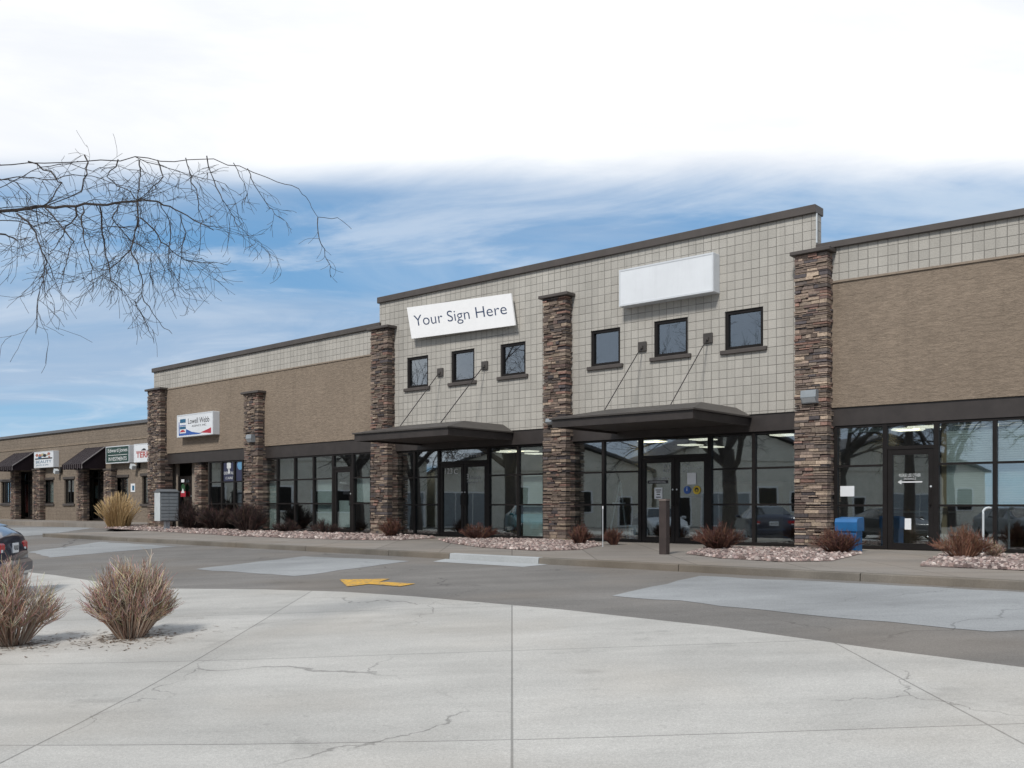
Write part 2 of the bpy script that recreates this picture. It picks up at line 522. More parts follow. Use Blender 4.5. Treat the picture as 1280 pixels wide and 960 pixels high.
_wear = _t.m('MULTIPLY', _t.ramp(_t.noise(_oc, 9, 8, 0.75), 0.46, 0.60), 0.85)
_t.l.new(_t.mix(_wear, (0.66, 0.37, 0.04), (0.19, 0.16, 0.125)), _p.inputs['Base Color'])
_p.inputs['Roughness'].default_value = 0.85
M_GRAVEL = attr_mat('pink_gravel', 0.9, 0.2, 0.0, 30)
M_GRAVBASE = plain('gravel_bed', (0.23, 0.175, 0.16), 0.95, var=0.5, nscale=30, bmp=0.6)
M_TWIG = attr_mat('twigs', 0.85, 0.2, 0.0, 20)
M_BARK = plain('bark', (0.055, 0.046, 0.042), 0.9, var=0.35, nscale=14, bmp=0.6)
M_AWN = plain('awning_canvas', (0.017, 0.012, 0.015), 0.9, var=0.1, spec=0.1)
M_AWNS = plain('awning_stripe', (0.20, 0.185, 0.185), 0.85, var=0.1)

# ------------------------------------------------------------------ view geometry: pixel of the photo -> point on a real plane
def ray(px, py): return Vector(((px - CX) / F, 1.0, -(py - CY) / F))
EYE = Vector((0, 0, HC))

class Bay:
    """one straight stretch of facade: x runs right along it, y into the building, z up"""
    def __init__(s, px, py, xv, z=0.0):
        d = ray(px, py)
        k = (z - HC) / d.z
        s.o = EYE + d * k
        s.o.z = 0
        e = Vector((CX - xv, -F, 0)).normalized()
        s.e = e
        s.n = Vector((-e.y, e.x, 0))          # into the building
        s.M = Matrix.Translation(s.o) @ Matrix(((e.x, s.n.x, 0, 0), (e.y, s.n.y, 0, 0), (0, 0, 1, 0), (0, 0, 0, 1)))

    def uz(s, px, py, off=0.0):
        d = ray(px, py)
        k = ((s.o - EYE).dot(s.n) + off) / d.dot(s.n)
        p = EYE + d * k
        return (p - s.o).dot(s.e), p.z

    def u(s, px, off=0.0): return s.uz(px, CY, off)[0]
    def z(s, px, py, off=0.0): return s.uz(px, py, off)[1]
    def zm(s, pts, off=0.0): return sum(s.z(a, b, off) for a, b in pts) / len(pts)
    def w(s, x, y, z): return s.M @ Vector((x, y, z))

BC = Bay(1037, 685.1, -860)
BB = Bay(1037, 685.1, -745)
BA = Bay(475, 668.35, -650)
BD = Bay(94, 649.7, -700, 0.147)

# ------------------------------------------------------------------ ground
KO = Vector((0.5, 17.8, 0)); KD = Vector((0.74, -0.674, 0)).normalized(); KN = Vector((KD.y, -KD.x, 0))   # along the kerb, out of it
def st(p): d = Vector((p[0], p[1], 0)) - KO; return d.dot(KD), d.dot(KN)
def ts(t, s, z=0.0): q = KO + KD * t + KN * s; return Vector((q.x, q.y, z))
def zlot_s(s):
    if s < 0: return -0.17 + 0.012 * min(-s, 9)
    if s < 8: return -0.17 - 0.05 * s
    if s < 11: x = s - 8; return -0.57 - 0.05 * (x - x * x / 6.0)
    return -0.645
def zlot(p): return zlot_s(st(p)[1])
def zwalk(p): s = st(p)[1]; return -0.05 + 0.05 * min(max(-s, 0), 6.4) / 6.4
def drop(px, py, fn=zlot):
    d = ray(px, py); k = 1.0; prev = None
    lo, hi = 1.0, 300.0
    z = -0.3
    for _ in range(60):
        k = (z - HC) / d.z
        p = EYE + d * k
        z = 0.5 * z + 0.5 * fn(p)
    return Vector((p.x, p.y, fn(p)))

def sheet(name, rows, material, kind='structure', smooth=True):
    mb = MB()
    n = len(rows[0])
    for r in rows: mb.v += [tuple(p) for p in r]
    for i in range(len(rows) - 1):
        for k in range(n - 1):
            mb.f.append((i * n + k, i * n + k + 1, (i + 1) * n + k + 1, (i + 1) * n + k)); mb.mi.append(0); mb.c.append(None)
    return tag(mb.build(name, material, smooth=smooth), kind=kind)

S_ = [-900, -300, -120, -60, -30, -15, -9, -5, -2, -0.01, 0, 1, 2, 4, 6, 8, 8.5, 9, 9.5, 10, 10.5, 11, 13, 16, 20, 30, 60, 150, 400, 900]
T_ = [-900, -400, -200, -100, -60, -40, -30, -20, -10, 0, 10, 20, 40, 80, 200, 900]
sheet('ground', [[ts(t, s, zlot_s(s)) for t in T_] for s in S_], M_ASPHALT)

# kerb with rounded nose, pale dropped length at the ramp, far end returns round towards the building
def kerb(t0, t1, h, name, material, step=3.05):
    mb = MB(); t = t0
    while t < t1 - 1e-6:
        e = min(t + step, t1)
        prof = [(-0.15, -0.05), (-0.02, -0.052), (0.0, -0.065), (0.012, zlot_s(0.02) - 0.02), (-0.15, -0.25)]
        a = [ts(t + 0.008, s, z) for s, z in prof]; b = [ts(e - 0.008, s, z) for s, z in prof]
        for i in range(len(prof)):
            j = (i + 1) % len(prof)
            mb.face([a[i], b[i], b[j], a[j]])
        mb.face(a); mb.face(b[::-1])
        t = e
    return tag(mb.build(name, material), kind='structure')
kerb(-22.6, -2.4, 0.07, 'kerb', M_KERB)
kerb(0.0, 24.0, 0.07, 'kerb', M_KERB)
kerb(-2.4, 0.0, 0.07, 'kerb_ramp', M_KERBL)
mb = MB()
mb.face([ts(-2.5, 0.015, zlot_s(.015) + .004), ts(0.25, 0.015, zlot_s(.015) + .004), ts(0.1, 0.55, zlot_s(.55) + .004), ts(-2.3, 0.55, zlot_s(.55) + .004)])
tag(mb.build('gutter_apron', M_KERBL), kind='structure')

# pavement between the kerb and the shops
rows = []
for s in (-0.15, -1.5, -3, -4.5, -6.0, -7.6):
    rows.append([ts(t, s, zwalk(ts(t, s)) - 0.001) for t in (-22.6, -18, -14, -10, -6, -2.4, 0, 3, 6, 10, 14, 18, 24)])
sheet('sidewalk', rows, M_WALK)
# return of the far kerb
mb = MB()
mb.prism([ts(-22.75, 0.01, -0.25), ts(-22.6, 0.01, -0.25), ts(-22.6, -7.6, -0.25), ts(-22.75, -7.6, -0.25)], (0, 0, 0.2))
tag(mb.build('kerb', M_KERB), kind='structure')

def patch(name, pts, material, dz=0.004, fn=zlot):
    P = [drop(x, y, fn) for x, y in pts]
    rp = random.Random(len(name) + int(pts[0][0]))
    if name == 'concrete_patch':
        Q_ = []
        for i in range(len(P)):
            a, c = P[i], P[(i + 1) % len(P)]
            n = max(2, int((c - a).length / .35))
            for k in range(n):
                q = a.lerp(c, k / n)
                q = q + Vector((rp.gauss(0, .035), rp.gauss(0, .035), 0)) * (1 if k else 0)
                q.z = fn(q); Q_.append(q)
        P = Q_
    for p in P: p.z += dz
    c0 = sum(P, Vector()) / len(P)
    mb = MB()
    if name == 'concrete_patch':
        c0.z = fn(c0) + dz
        for i in range(len(P)): mb.face([c0, P[i], P[(i + 1) % len(P)]])
    else: mb.face(P)
    return tag(mb.build(name, material), kind='structure')
patch('concrete_patch', [(245, 711.5), (380, 695.5), (512, 701.5), (368, 720.5)], M_PATCH)
patch('concrete_patch', [(36, 690), (125, 677.5), (222, 683.0), (62, 697)], M_PATCH)
patch('concrete_patch', [(765, 745), (875, 720), (1060, 729), (1300, 742), (1700, 764), (1240, 790)], M_PATCH)
patch('concrete_patch', [(-160, 664), (60, 659), (122, 659.5), (54, 668.5), (20, 672), (-200, 676)], M_PATCH)
patch('road_arrow', [(424.5, 725), (434, 733.8), (461, 730.6), (500, 733.6), (519, 730.2), (474, 727.6), (488, 724.0)], M_ARROW, 0.010)

# pale concrete in the foreground
bnd = [(-900, 700), (-300, 706), (0, 712), (68, 719), (120, 727), (210, 736), (330, 737), (430, 740), (520, 746), (700, 762), (900, 784), (1100, 812), (1400, 850), (2400, 960)]
rows = [[] for _ in range(16)]
for px, py in bnd:
    b = drop(px, py)
    n = Vector((b.x * 0.5, -6.0, 0))
    for i in range(16):
        q = b.lerp(n, (i / 15.0)); z = zlot(q) + 0.004
        rows[i].append(Vector((q.x, q.y, z)))
sheet('foreground_pavement', rows, M_FORE)

# ------------------------------------------------------------------ gravel beds
def inside(p, poly):
    c = False; j = len(poly) - 1
    for i in range(len(poly)):
        xi, yi, xj, yj = poly[i].x, poly[i].y, poly[j].x, poly[j].y
        if (yi > p[1]) != (yj > p[1]) and p[0] < (xj - xi) * (p[1] - yi) / (yj - yi) + xi: c = not c
        j = i
    return c

def gravel(pts, count, seed, size=0.045):
    rnd = random.Random(seed)
    P = [drop(x, y, zwalk) for x, y in pts]
    mb = MB(); mb.face([p + Vector((0, 0, 0.004)) for p in P], 1, (0.3, 0.22, 0.2))
    x0, x1 = min(p.x for p in P), max(p.x for p in P); y0, y1 = min(p.y for p in P), max(p.y for p in P)
    n = 0
    while n < count:
        x, y = rnd.uniform(x0, x1), rnd.uniform(y0, y1)
        if not inside((x, y), P): continue
        n += 1
        z = zwalk((x, y)) + 0.012
        r = size * rnd.uniform(0.5, 1.25)
        a = rnd.uniform(0, 6.28)
        k = rnd.uniform(0.4, 1.3) * rnd.uniform(0.75, 1.25)
        tone = rnd.choice([(0.34, 0.25, 0.225), (0.30, 0.235, 0.215), (0.40, 0.33, 0.30), (0.24, 0.18, 0.17), (0.47, 0.40, 0.37)])
        tone = tuple(min(0.7, v * k) for v in tone)
        ring = [(x + r * rnd.uniform(.7, 1.2) * math.cos(a + q * 1.257), y + r * rnd.uniform(.6, 1.1) * math.sin(a + q * 1.257)) for q in range(5)]
        h = r * rnd.uniform(0.6, 1.1)
        top = (x + r * .2 * math.cos(a), y + r * .2 * math.sin(a), z + h)
        b = len(mb.v)
        mb.v += [(q[0], q[1], z - 0.01 + h * .25) for q in ring] + [(x + (q[0] - x) * .55, y + (q[1] - y) * .55, z + h * .8) for q in ring] + [top]
        for q in range(5):
            q2 = (q + 1) % 5
            mb.f += [(b + q, b + q2, b + 5 + q2, b + 5 + q), (b + 5 + q, b + 5 + q2, b + 10)]
            mb.mi += [0, 0]; mb.c += [tone, tone]
    return tag(mb.build('gravel', [M_GRAVEL, M_GRAVBASE]), kind='stuff')
gravel([(178, 657.0), (204, 659.5), (300, 663.5), (470, 668.5), (520, 670), (545, 673), (500, 675.5), (430, 675), (300, 670.5), (190, 664), (130, 660.5), (140, 656.5)], 5200, 1, 0.06)
gravel([(548, 675.0), (585, 673), (690, 675.5), (742, 678), (752, 682), (725, 687.5), (675, 689), (600, 684.5), (562, 679)], 3200, 2)
gravel([(856, 692.5), (890, 684), (1000, 687), (1048, 688.5), (1078, 692), (1040, 701.5), (975, 702.5), (900, 698)], 2600, 3)
gravel([(1150, 708), (1180, 692.5), (1330, 697), (1400, 704), (1400, 716), (1280, 713.5)], 2000, 4)

# ------------------------------------------------------------------ building helpers
def wall_mesh(mb, u0, u1, z0, z1, y0, y1, holes=(), mi=0):
    us = sorted({u0, u1, *[h[0] for h in holes], *[h[1] for h in holes]})
    zs = sorted({z0, z1, *[h[2] for h in holes], *[h[3] for h in holes]})
    us = [x for x in us if u0 - 1e-6 <= x <= u1 + 1e-6]; zs = [x for x in zs if z0 - 1e-6 <= x <= z1 + 1e-6]
    def solid(i, k):
        if i < 0 or k < 0 or i >= len(us) - 1 or k >= len(zs) - 1: return False
        cu, cz = (us[i] + us[i + 1]) / 2, (zs[k] + zs[k + 1]) / 2
        return not any(h[0] < cu < h[1] and h[2] < cz < h[3] for h in holes)
    for i in range(len(us) - 1):
        for k in range(len(zs) - 1):
            if not solid(i, k): continue
            a, b, c, d = us[i], us[i + 1], zs[k], zs[k + 1]
            mb.face([(a, y0, c), (b, y0, c), (b, y0, d), (a, y0, d)], mi)
            mb.face([(b, y1, c), (a, y1, c), (a, y1, d), (b, y1, d)], mi)
            if not solid(i - 1, k): mb.face([(a, y1, c), (a, y0, c), (a, y0, d), (a, y1, d)], mi)
            if not solid(i + 1, k): mb.face([(b, y0, c), (b, y1, c), (b, y1, d), (b, y0, d)], mi)
            if not solid(i, k - 1): mb.face([(a, y1, c), (b, y1, c), (b, y0, c), (a, y0, c)], mi)
            if not solid(i, k + 1): mb.face([(a, y0, d), (b, y0, d), (b, y1, d), (a, y1, d)], mi)
    return mb

STONES = [(0.15, 0.114, 0.094), (0.19, 0.148, 0.118), (0.125, 0.098, 0.085), (0.22, 0.176, 0.14), (0.10, 0.084, 0.076), (0.148, 0.115, 0.098), (0.17, 0.132, 0.11), (0.078, 0.068, 0.07), (0.26, 0.20, 0.16), (0.30, 0.235, 0.18), (0.21, 0.13, 0.105), (0.12, 0.085, 0.075)]
def stone_column(bay, parent, u0, u1, y0, y1, z0, z1, seed, cap=True, capu=(0.11, 0.09), gain=1.0):
    rnd = random.Random(seed)
    mb = MB()
    mb.box(u0 + .05, u1 - .05, y0 + .05, y1, z0, z1 - .01, 0, (0.03, 0.025, 0.024))
    z = z0
    while z < z1 - 0.02:
        h = min(rnd.choice([0.03, 0.04, 0.05, 0.065, 0.085]), z1 - z)
        if z1 - z - h < 0.03: h = z1 - z
        u = u0 - rnd.uniform(0, 0.02); ylast = y0
        while u < u1:
            L = rnd.uniform(0.09, 0.34)
            e = u + L
            if u1 - e < 0.1: e = u1 + rnd.uniform(0, 0.02)
            col = rnd.choice(STONES); k = rnd.uniform(0.7, 1.4) * gain
            col = tuple(min(.5, c * k) for c in col)
            o = rnd.uniform(-0.028, 0.02)
            hh = h - rnd.uniform(0.004, 0.014)
            tl = rnd.uniform(-.005, .005)
            last = e >= u1
            mb.box(u + .004, e - .004, y0 + o, (y0 + rnd.uniform(.15, .3)) if not last else y0 + 0.2, z + .003, z + hh + tl, 0, col, skip='k')
            u = e
        y = y0 + 0.2
        while y < y1:
            L = rnd.uniform(0.15, 0.4); e = y + L
            if y1 - e < 0.1: e = y1
            for uu, sg in ((u1, 1), (u0, -1)):
                col = rnd.choice(STONES); k = rnd.uniform(0.75, 1.3) * gain
                o = rnd.uniform(-0.02, 0.022)
                if sg > 0: mb.box(u1 - .12, u1 + o, y + .004, e - .004, z + .003, z + h - .008, 0, tuple(min(.5, c * k) for c in col))
                else: mb.box(u0 - o, u0 + .12, y + .004, e - .004, z + .003, z + h - .008, 0, tuple(min(.5, c * k) for c in col))
            y = e
        z += h
    c = mb.build('stone_column', M_STONE, parent, bay.M)
    if cap:
        k = MB().bbox(u0 - capu[0], u1 + capu[0], y0 - capu[1], y1 + 0.02, z1, z1 + 0.085, 0.012)
        k.build('column_cap', M_CAP, c, bay.M)
    return c

def pane_rects(us, zs): return [(us[i], us[i + 1], zs[k], zs[k + 1]) for i in range(len(us) - 1) for k in range(len(zs) - 1)]

def storefront(bay, parent, us, zs, y=0.10, mw=0.055, rw=0.045, door=None, doorh=None, dhead=0.07):
    """us: mullion centres, zs: rail centres bottom to top; door = (i, j) column range used by a door, with transom from doorh up"""
    mb = MB(); d0, d1 = y - 0.05, y + 0.06
    panes = []
    for i, u in enumerate(us):
        if door and door[0] < i < door[1]: continue
        wd_ = mw * (1.25 if door and i in door else 1.0)
        mb.box(u - wd_ / 2, u + wd_ / 2, d0, d1, zs[0] - rw / 2, zs[-1] + rw / 2)
    for i in range(len(us) - 1):
        indoor = door and door[0] <= i < door[1]
        if indoor:
            if i != door[0]: continue
            a, b = us[door[0]] + mw * .625, us[door[1]] - mw * .625
            mb.box(a, b, d0 + .004, d1 - .004, doorh, doorh + dhead)
            mb.box(a, b, d0 + .004, d1 - .004, zs[-1] - rw / 2, zs[-1] + rw / 2)
            panes.append((a, b, doorh + dhead, zs[-1] - rw / 2))
            continue
        wl = mw * (.625 if door and i in door else .5); wr = mw * (.625 if door and (i + 1) in door else .5)
        a, b = us[i] + wl, us[i + 1] - wr
        for k, z in enumerate(zs):
            hh = rw / 2 * (1.5 if k == 0 else 1.0)
            mb.box(a, b, d0 + .004, d1 - .004, z - rw / 2, z - rw / 2 + 2 * hh if k == 0 else z + hh)
        for k in range(len(zs) - 1):
            panes.append((a, b, zs[k] + (rw if k == 0 else rw / 2), zs[k + 1] - rw / 2))
    fr = mb.build('storefront_frame', M_FRAME, parent, bay.M)
    for a, b, c, d in panes:
        MB().box(a - .005, b + .005, y, y + 0.012, c - .005, d + .005).build('glass_pane', M_GLASS, fr, bay.M)
    return fr

def glass_door(bay, parent, a, b, z0, z1, y=0.10, handle='r', st_=0.10, bot=0.13):
    mb = MB(); d0, d1 = y - 0.035, y + 0.045
    a += .006; b -= .006; z1 -= .006
    mb.box(a, a + st_, d0, d1, z0, z1).box(b - st_, b, d0, d1, z0, z1)
    mb.box(a + st_, b - st_, d0 + .003, d1 - .003, z1 - .11, z1).box(a + st_, b - st_, d0 + .003, d1 - .003, z0, z0 + bot)
    d = mb.build('entrance_door', M_FRAME, parent, bay.M)
    MB().box(a + st_ - .006, b - st_ + .006, y, y + .01, z0 + bot - .006, z1 - .104).build('door_glass', M_GLASS, d, bay.M)
    hx = b - st_ / 2 if handle == 'r' else a + st_ / 2
    MB().tube([(hx, d0, z0 + .92), (hx, d0 - .06, z0 + .93), (hx, d0 - .06, z0 + 1.22), (hx, d0, z0 + 1.23)], 0.012, 6).build('door_handle', M_FRAME, d, bay.M)
    MB().lathe([(0.001, -0.012), (0.02, -0.012), (0.02, 0.0)], 10, 'Y', (hx, d0 - .002, z0 + 1.30)).build('door_lock', M_GREYL, d, bay.M)
    return d

def blind(bay, parent, a, b, z0, z1, y=0.19, vertical=True, name='window_blind', material=None):
    mb = MB()
    if vertical:
        u = a
        while u < b - .01:
            e = min(u + .085, b)
            mb.face([(u, y, z0), (e, y + .018, z0), (e, y + .018, z1), (u, y, z1)])
            u = e
    else:
        z = z0
        while z < z1 - .01:
            mb.face([(a, y, z), (b, y, z), (b, y + .012, z + .045), (a, y + .012, z + .045)])
            z += .047
    return mb.build(name, material or M_BLIND, parent, bay.M)

def sky_spot(bay, px, py, h):
    d = ray(px, py); k = (h - HC) / d.z; p = EYE + d * k - bay.o
    return p.dot(bay.e), p.dot(bay.n)

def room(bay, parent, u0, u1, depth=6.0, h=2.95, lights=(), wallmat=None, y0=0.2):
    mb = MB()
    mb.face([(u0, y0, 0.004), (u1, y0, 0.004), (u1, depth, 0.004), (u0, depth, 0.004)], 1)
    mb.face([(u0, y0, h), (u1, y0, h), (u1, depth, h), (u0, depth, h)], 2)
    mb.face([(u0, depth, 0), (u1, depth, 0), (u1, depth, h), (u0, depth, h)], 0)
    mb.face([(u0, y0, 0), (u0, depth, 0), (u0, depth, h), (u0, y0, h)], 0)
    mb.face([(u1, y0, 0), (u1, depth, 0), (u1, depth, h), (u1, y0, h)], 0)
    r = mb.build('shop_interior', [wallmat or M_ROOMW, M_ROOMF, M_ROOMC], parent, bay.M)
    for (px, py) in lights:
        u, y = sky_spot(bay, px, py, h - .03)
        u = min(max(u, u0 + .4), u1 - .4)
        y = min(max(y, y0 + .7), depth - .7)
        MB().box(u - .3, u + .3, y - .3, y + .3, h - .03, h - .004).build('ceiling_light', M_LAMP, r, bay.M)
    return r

_tc = {}
def text_mesh(mb, s, u0, u1, z0, z1, y, mi=0, depth=0.004, align='fit', bold=0.0):
    cu = bpy.data.curves.new('t', 'FONT'); cu.body = s; cu.extrude = 0.0; cu.offset = bold
    o = bpy.data.objects.new('t', cu); COL.objects.link(o)
    bpy.context.view_layer.update()
    me = bpy.data.meshes.new_from_object(o.evaluated_get(bpy.context.evaluated_depsgraph_get()))
    xs = [v.co.x for v in me.vertices]; ys = [v.co.y for v in me.vertices]
    x0, x1, y0, y1 = min(xs), max(xs), min(ys), max(ys)
    k1, k2 = (u1 - u0) / (x1 - x0), (z1 - z0) / (y1 - y0)
    vv = [(u0 + (v.co.x - x0) * k1, z0 + (v.co.y - y0) * k2) for v in me.vertices]
    b = len(mb.v)
    mb.v += [(p[0], y, p[1]) for p in vv]
    for f in me.polygons:
        mb.f.append(tuple(b + i for i in f.vertices)); mb.mi.append(mi); mb.c.append(None)
    COL.objects.unlink(o); bpy.data.objects.remove(o); bpy.data.curves.remove(cu); bpy.data.meshes.remove(me)
    return mb

def lettering(bay, parent, s, u0, u1, z0, z1, y, material, name='lettering'):
    return text_mesh(MB(), s, u0, u1, z0, z1, y).build(name, material, parent, bay.M)

def wall_sign(bay, u0, u1, z0, z1, depth, label, y0=0.0, face=None, name='wall_sign', group=None):
    t = thing(name, bay.w((u0 + u1) / 2, y0, z0), label, 'sign', group)
    MB().bbox(u0, u1, y0 - depth, y0, z0, z1, 0.012).build('cabinet', M_SIGNSIDE, t, bay.M)
    k = 0.03
    fr = MB(); q = y0 - depth
    fr.box(u0, u1, q - .014, q - .002, z1 - .045, z1 - .002).box(u0, u1, q - .014, q - .002, z0 + .002, z0 + .045).box(u0 + .002, u0 + .04, q - .013, q - .002, z0 + .046, z1 - .046).box(u1 - .04, u1 - .002, q - .013, q - .002, z0 + .046, z1 - .046)
    fr.build('sign_frame', M_SIGNSIDE, t, bay.M)
    MB().box(u0 + k, u1 - k, y0 - depth - .006, y0 - depth + .01, z0 + k, z1 - k).build('sign_face', face or M_SIGNFACE, t, bay.M)
    return t, y0 - depth - .010

# ------------------------------------------------------------------ THE MAIN SHOP BUILDING
bld = thing('retail_building', BB.w(0, 0, 0), 'long two storey retail building of pale and tan block with stone columns and bronze canopies', 'building')
WD = 14.0     # how far it goes back

# ---- right wing (frame BC)
b = BC
cu0, cu1 = 0.02, b.u(1560)
zcap = b.zm([(1040, 304.5), (1280, 257)], -.06); zcapb = b.zm([(1040, 313), (1280, 266)], -.06)
zband = b.zm([(1043, 352.5), (1280, 315)]); zfas = b.zm([(1043, 510), (1280, 494)]); zfasb = b.zm([(1043, 532), (1280, 520.5)])
MB().box(cu0 - .3, cu1, 0.0, 0.3, zband, zcapb + .02).box(cu1 - .3, cu1, .3, WD, 0, zcapb + .02).build('light_block_wall', M_LIGHT, bld, b.M)
MB().bbox(cu0 - .3, cu1 + .08, -0.08, 0.38, zcapb, zcap, 0.012).build('parapet_cap', M_CAP, bld, b.M)
MB().box(cu0, cu1, -.035, .1, zband - .045, zband - .002).build('trim_ledge', M_TRIM, bld, b.M)
MB().box(cu0 - .3, cu1, -.005, .3, zfas, zband - .047).build('tan_block_wall', M_TAN, bld, b.M)
MB().box(cu0 - .2, cu1, .03, .3, zfasb, zfas - .002).build('fascia', M_BRONZE, bld, b.M)
zc = [b.z(1046, 687, .1), b.zm([(1046, 631.7), (1280, 632)], .1), b.zm([(1046, 583.4), (1280, 577)], .1), zfasb - .03]
zc[0] = 0.03
uc = [b.u(x, .1) for x in (1045.5, 1107, 1171, 1244, 1318)] + [cu1 - .35]
dh = b.zm([(1112, 562.5), (1165, 560)], .1)
sfC = storefront(b, bld, uc, zc, door=(1, 2), doorh=dh, mw=0.075)
dC = glass_door(b, bld, uc[1] + .047, uc[2] - .047, .012, dh, handle='r')
room(b, bld, cu0 + .05, cu1 - .31, 9.0, 2.80, [(1136, 537), (1155, 534.5), (1075, 541), (1215, 533), (1262, 531)])
for i in (2, 3, 4):
    if uc[i + 1] > cu1: break
    blind(b, bld, uc[i] + (.16 if i == 2 else .04), uc[i + 1] - .04, zc[1] + .02, zc[3], .2, False)
blind(b, bld, uc[0] + .05, uc[1] - .05, zc[3] - .12, zc[3] - .02, .2, False)
MB().box(uc[2] + .06, uc[2] + .16, .22, .3, 0, 2.9).build('tan_post', plain('tan_wood', (0.36, 0.26, 0.15), .7), bld, b.M)
# lettering and papers on the right door
dz = lambda py: b.zm([(1140, py)], .09)
du = lambda px: b.u(px, .09)
yk = .085
lettering(b, dC, 'PLEASE USE OTHER', du(1124), du(1151), dz(596), dz(592), yk, M_LETTER)
lettering(b, dC, 'ENTRANCE', du(1130), du(1145), dz(599.8), dz(597), yk, M_LETTER)
mb = MB(); za = dz(602.4)
mb.face([(du(1126.5), yk, za - .014), (du(1153), yk, za - .014), (du(1153), yk, za + .014), (du(1126.5), yk, za + .014)])
mb.face([(du(1122), yk, za), (du(1127), yk, za - .05), (du(1127), yk, za + .05)])
mb.build('arrow_decal', M_LETTER, dC, b.M)
MB().box(du(1131), du(1139), yk, yk + .003, dz(662), dz(648)).build('paper_notice', M_PAPER, dC, b.M)
MB().box(b.u(1050.5, .095), b.u(1068, .095), .088, .091, b.z(1059, 620.5, .09), b.z(1059, 607.5, .09)).build('paper_notice', M_PAPER, sfC, b.M)

# ---- tower (frame BB)
b = BB
tu0, tu1 = b.u(474.5), b.u(1020)
tz = b.zm([(480, 371), (710, 321), (1019, 253.5)], -.06); tzb = b.zm([(480, 377.5), (710, 330), (1019, 265.5)], -.06)
tfas = b.zm([(945, 517.5), (995, 514)]); tfasb = b.zm([(716, 551), (996, 538)], .05)
def win_px(x0, x1, pts): return (b.u(x0), b.u(x1), b.zm(pts[:2]), b.zm(pts[2:]))
WIN = [win_px(508.8, 535.2, [(509, 486), (535, 482.5), (509, 447), (535, 444)]),
       win_px(564, 593, [(564, 479), (593, 475), (564, 439), (593, 435.5)]),
       win_px(625.5, 657, [(625.5, 471.5), (657, 467), (625.5, 430.5), (657, 426.5)]),
       win_px(738.6, 775.2, [(738.6, 459), (775, 454), (738.6, 413.5), (775, 409)]),
       win_px(817.5, 859.8, [(817.5, 447.5), (859.6, 441.5), (817.5, 402), (859.6, 396)]),
       win_px(906, 954, [(906, 438.5), (954, 432.5), (906, 390), (954, 382.5)])]
mb = MB()
wall_mesh(mb, tu0, tu1, tfas, tzb + .02, 0.0, 0.28, WIN)
mb.build('light_block_wall', M_LIGHT, bld, b.M)
MB().bbox(tu0 - .05, tu1 + .02, -0.075, 0.36, tzb, tz, 0.012).build('parapet_cap', M_CAP, bld, b.M)
MB().box(tu1 + .003, tu1 + .03, -.012, .012, zcap + .05, tzb - .004).build('corner_flashing', M_GREYL, bld, b.M)
MB().box(tu0 + .1, .1, .03, .3, tfasb, tfas - .002).build('fascia', M_BRONZE, bld, b.M)
for a0, a1, c0, c1 in WIN:
    fw = .075
    mb = MB()
    y0, y1 = .03, .12
    mb.box(a0 + .003, a0 + fw, y0, y1, c0 + .003, c1 - .003).box(a1 - fw, a1 - .003, y0, y1, c0 + .003, c1 - .003)
    mb.box(a0 + fw, a1 - fw, y0 + .003, y1 - .003, c0 + .003, c0 + fw).box(a0 + fw, a1 - fw, y0 + .003, y1 - .003, c1 - fw, c1 - .003)
    fr = mb.build('window_frame', M_FRAME, bld, b.M)
    MB().box(a0 + fw - .01, a1 - fw + .01, .085, .095, c0 + fw - .01, c1 - fw + .01).build('window_pane', M_UPGLASS, fr, b.M)
    MB().bbox(a0 - .1, a1 + .1, -.065, .10, c0 - .10, c0 - .003, .01).build('window_sill', M_CAP, fr, b.M)
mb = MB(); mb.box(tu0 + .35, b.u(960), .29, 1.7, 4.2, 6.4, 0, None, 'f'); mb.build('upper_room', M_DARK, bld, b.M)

# storefronts of the tower
yB = .12
zs1 = [.03, b.zm([(716, 630.6), (996, 631)], yB), b.zm([(717, 590.7), (996, 584.8)], yB), tfasb - .03]
ub2 = [b.u(x, yB) for x in (715.5, 755, 801, 844.5, 888, 943, 997)]
dh2 = b.zm([(801, 573.5), (888, 570.5)], yB)
sf2 = storefront(b, bld, ub2, zs1, yB, mw=.08, door=(2, 4), doorh=dh2)
d2a = glass_door(b, bld, ub2[2] + .05, ub2[3] - .002, .012, dh2, yB, 'r')
d2b = glass_door(b, bld, ub2[3] + .002, ub2[4] - .05, .012, dh2, yB, 'l')
ub1 = [b.u(x, yB) for x in (489.5, 519, 549.5, 580.5, 611.5, 648.5, 681)]
dh1 = b.zm([(549, 581), (611, 577)], yB)
sf1 = storefront(b, bld, ub1, zs1, yB, mw=.075, door=(2, 4), doorh=dh1)
d1a = glass_door(b, bld, ub1[2] + .05, ub1[3] - .002, .012, dh1, yB, 'r')
d1b = glass_door(b, bld, ub1[3] + .002, ub1[4] - .05, .012, dh1, yB, 'l')
umid = b.u(695)
ul2 = lambda px: b.u(px, .5)
room(b, bld, umid + .1, -.05, 9.0, 2.84, [(785, 554), (809, 552.5), (873, 560), (879, 550), (981, 544.5), (730, 563)])
room(b, bld, tu0 + .3, umid - .1, 9.0, 2.84, [(508, 575), (529, 570.5), (542, 577), (640, 564), (659, 564.5), (590, 575)])
blind(b, bld, ub1[5] + .05, ub1[6] - .04, .08, zs1[2], .24, False)
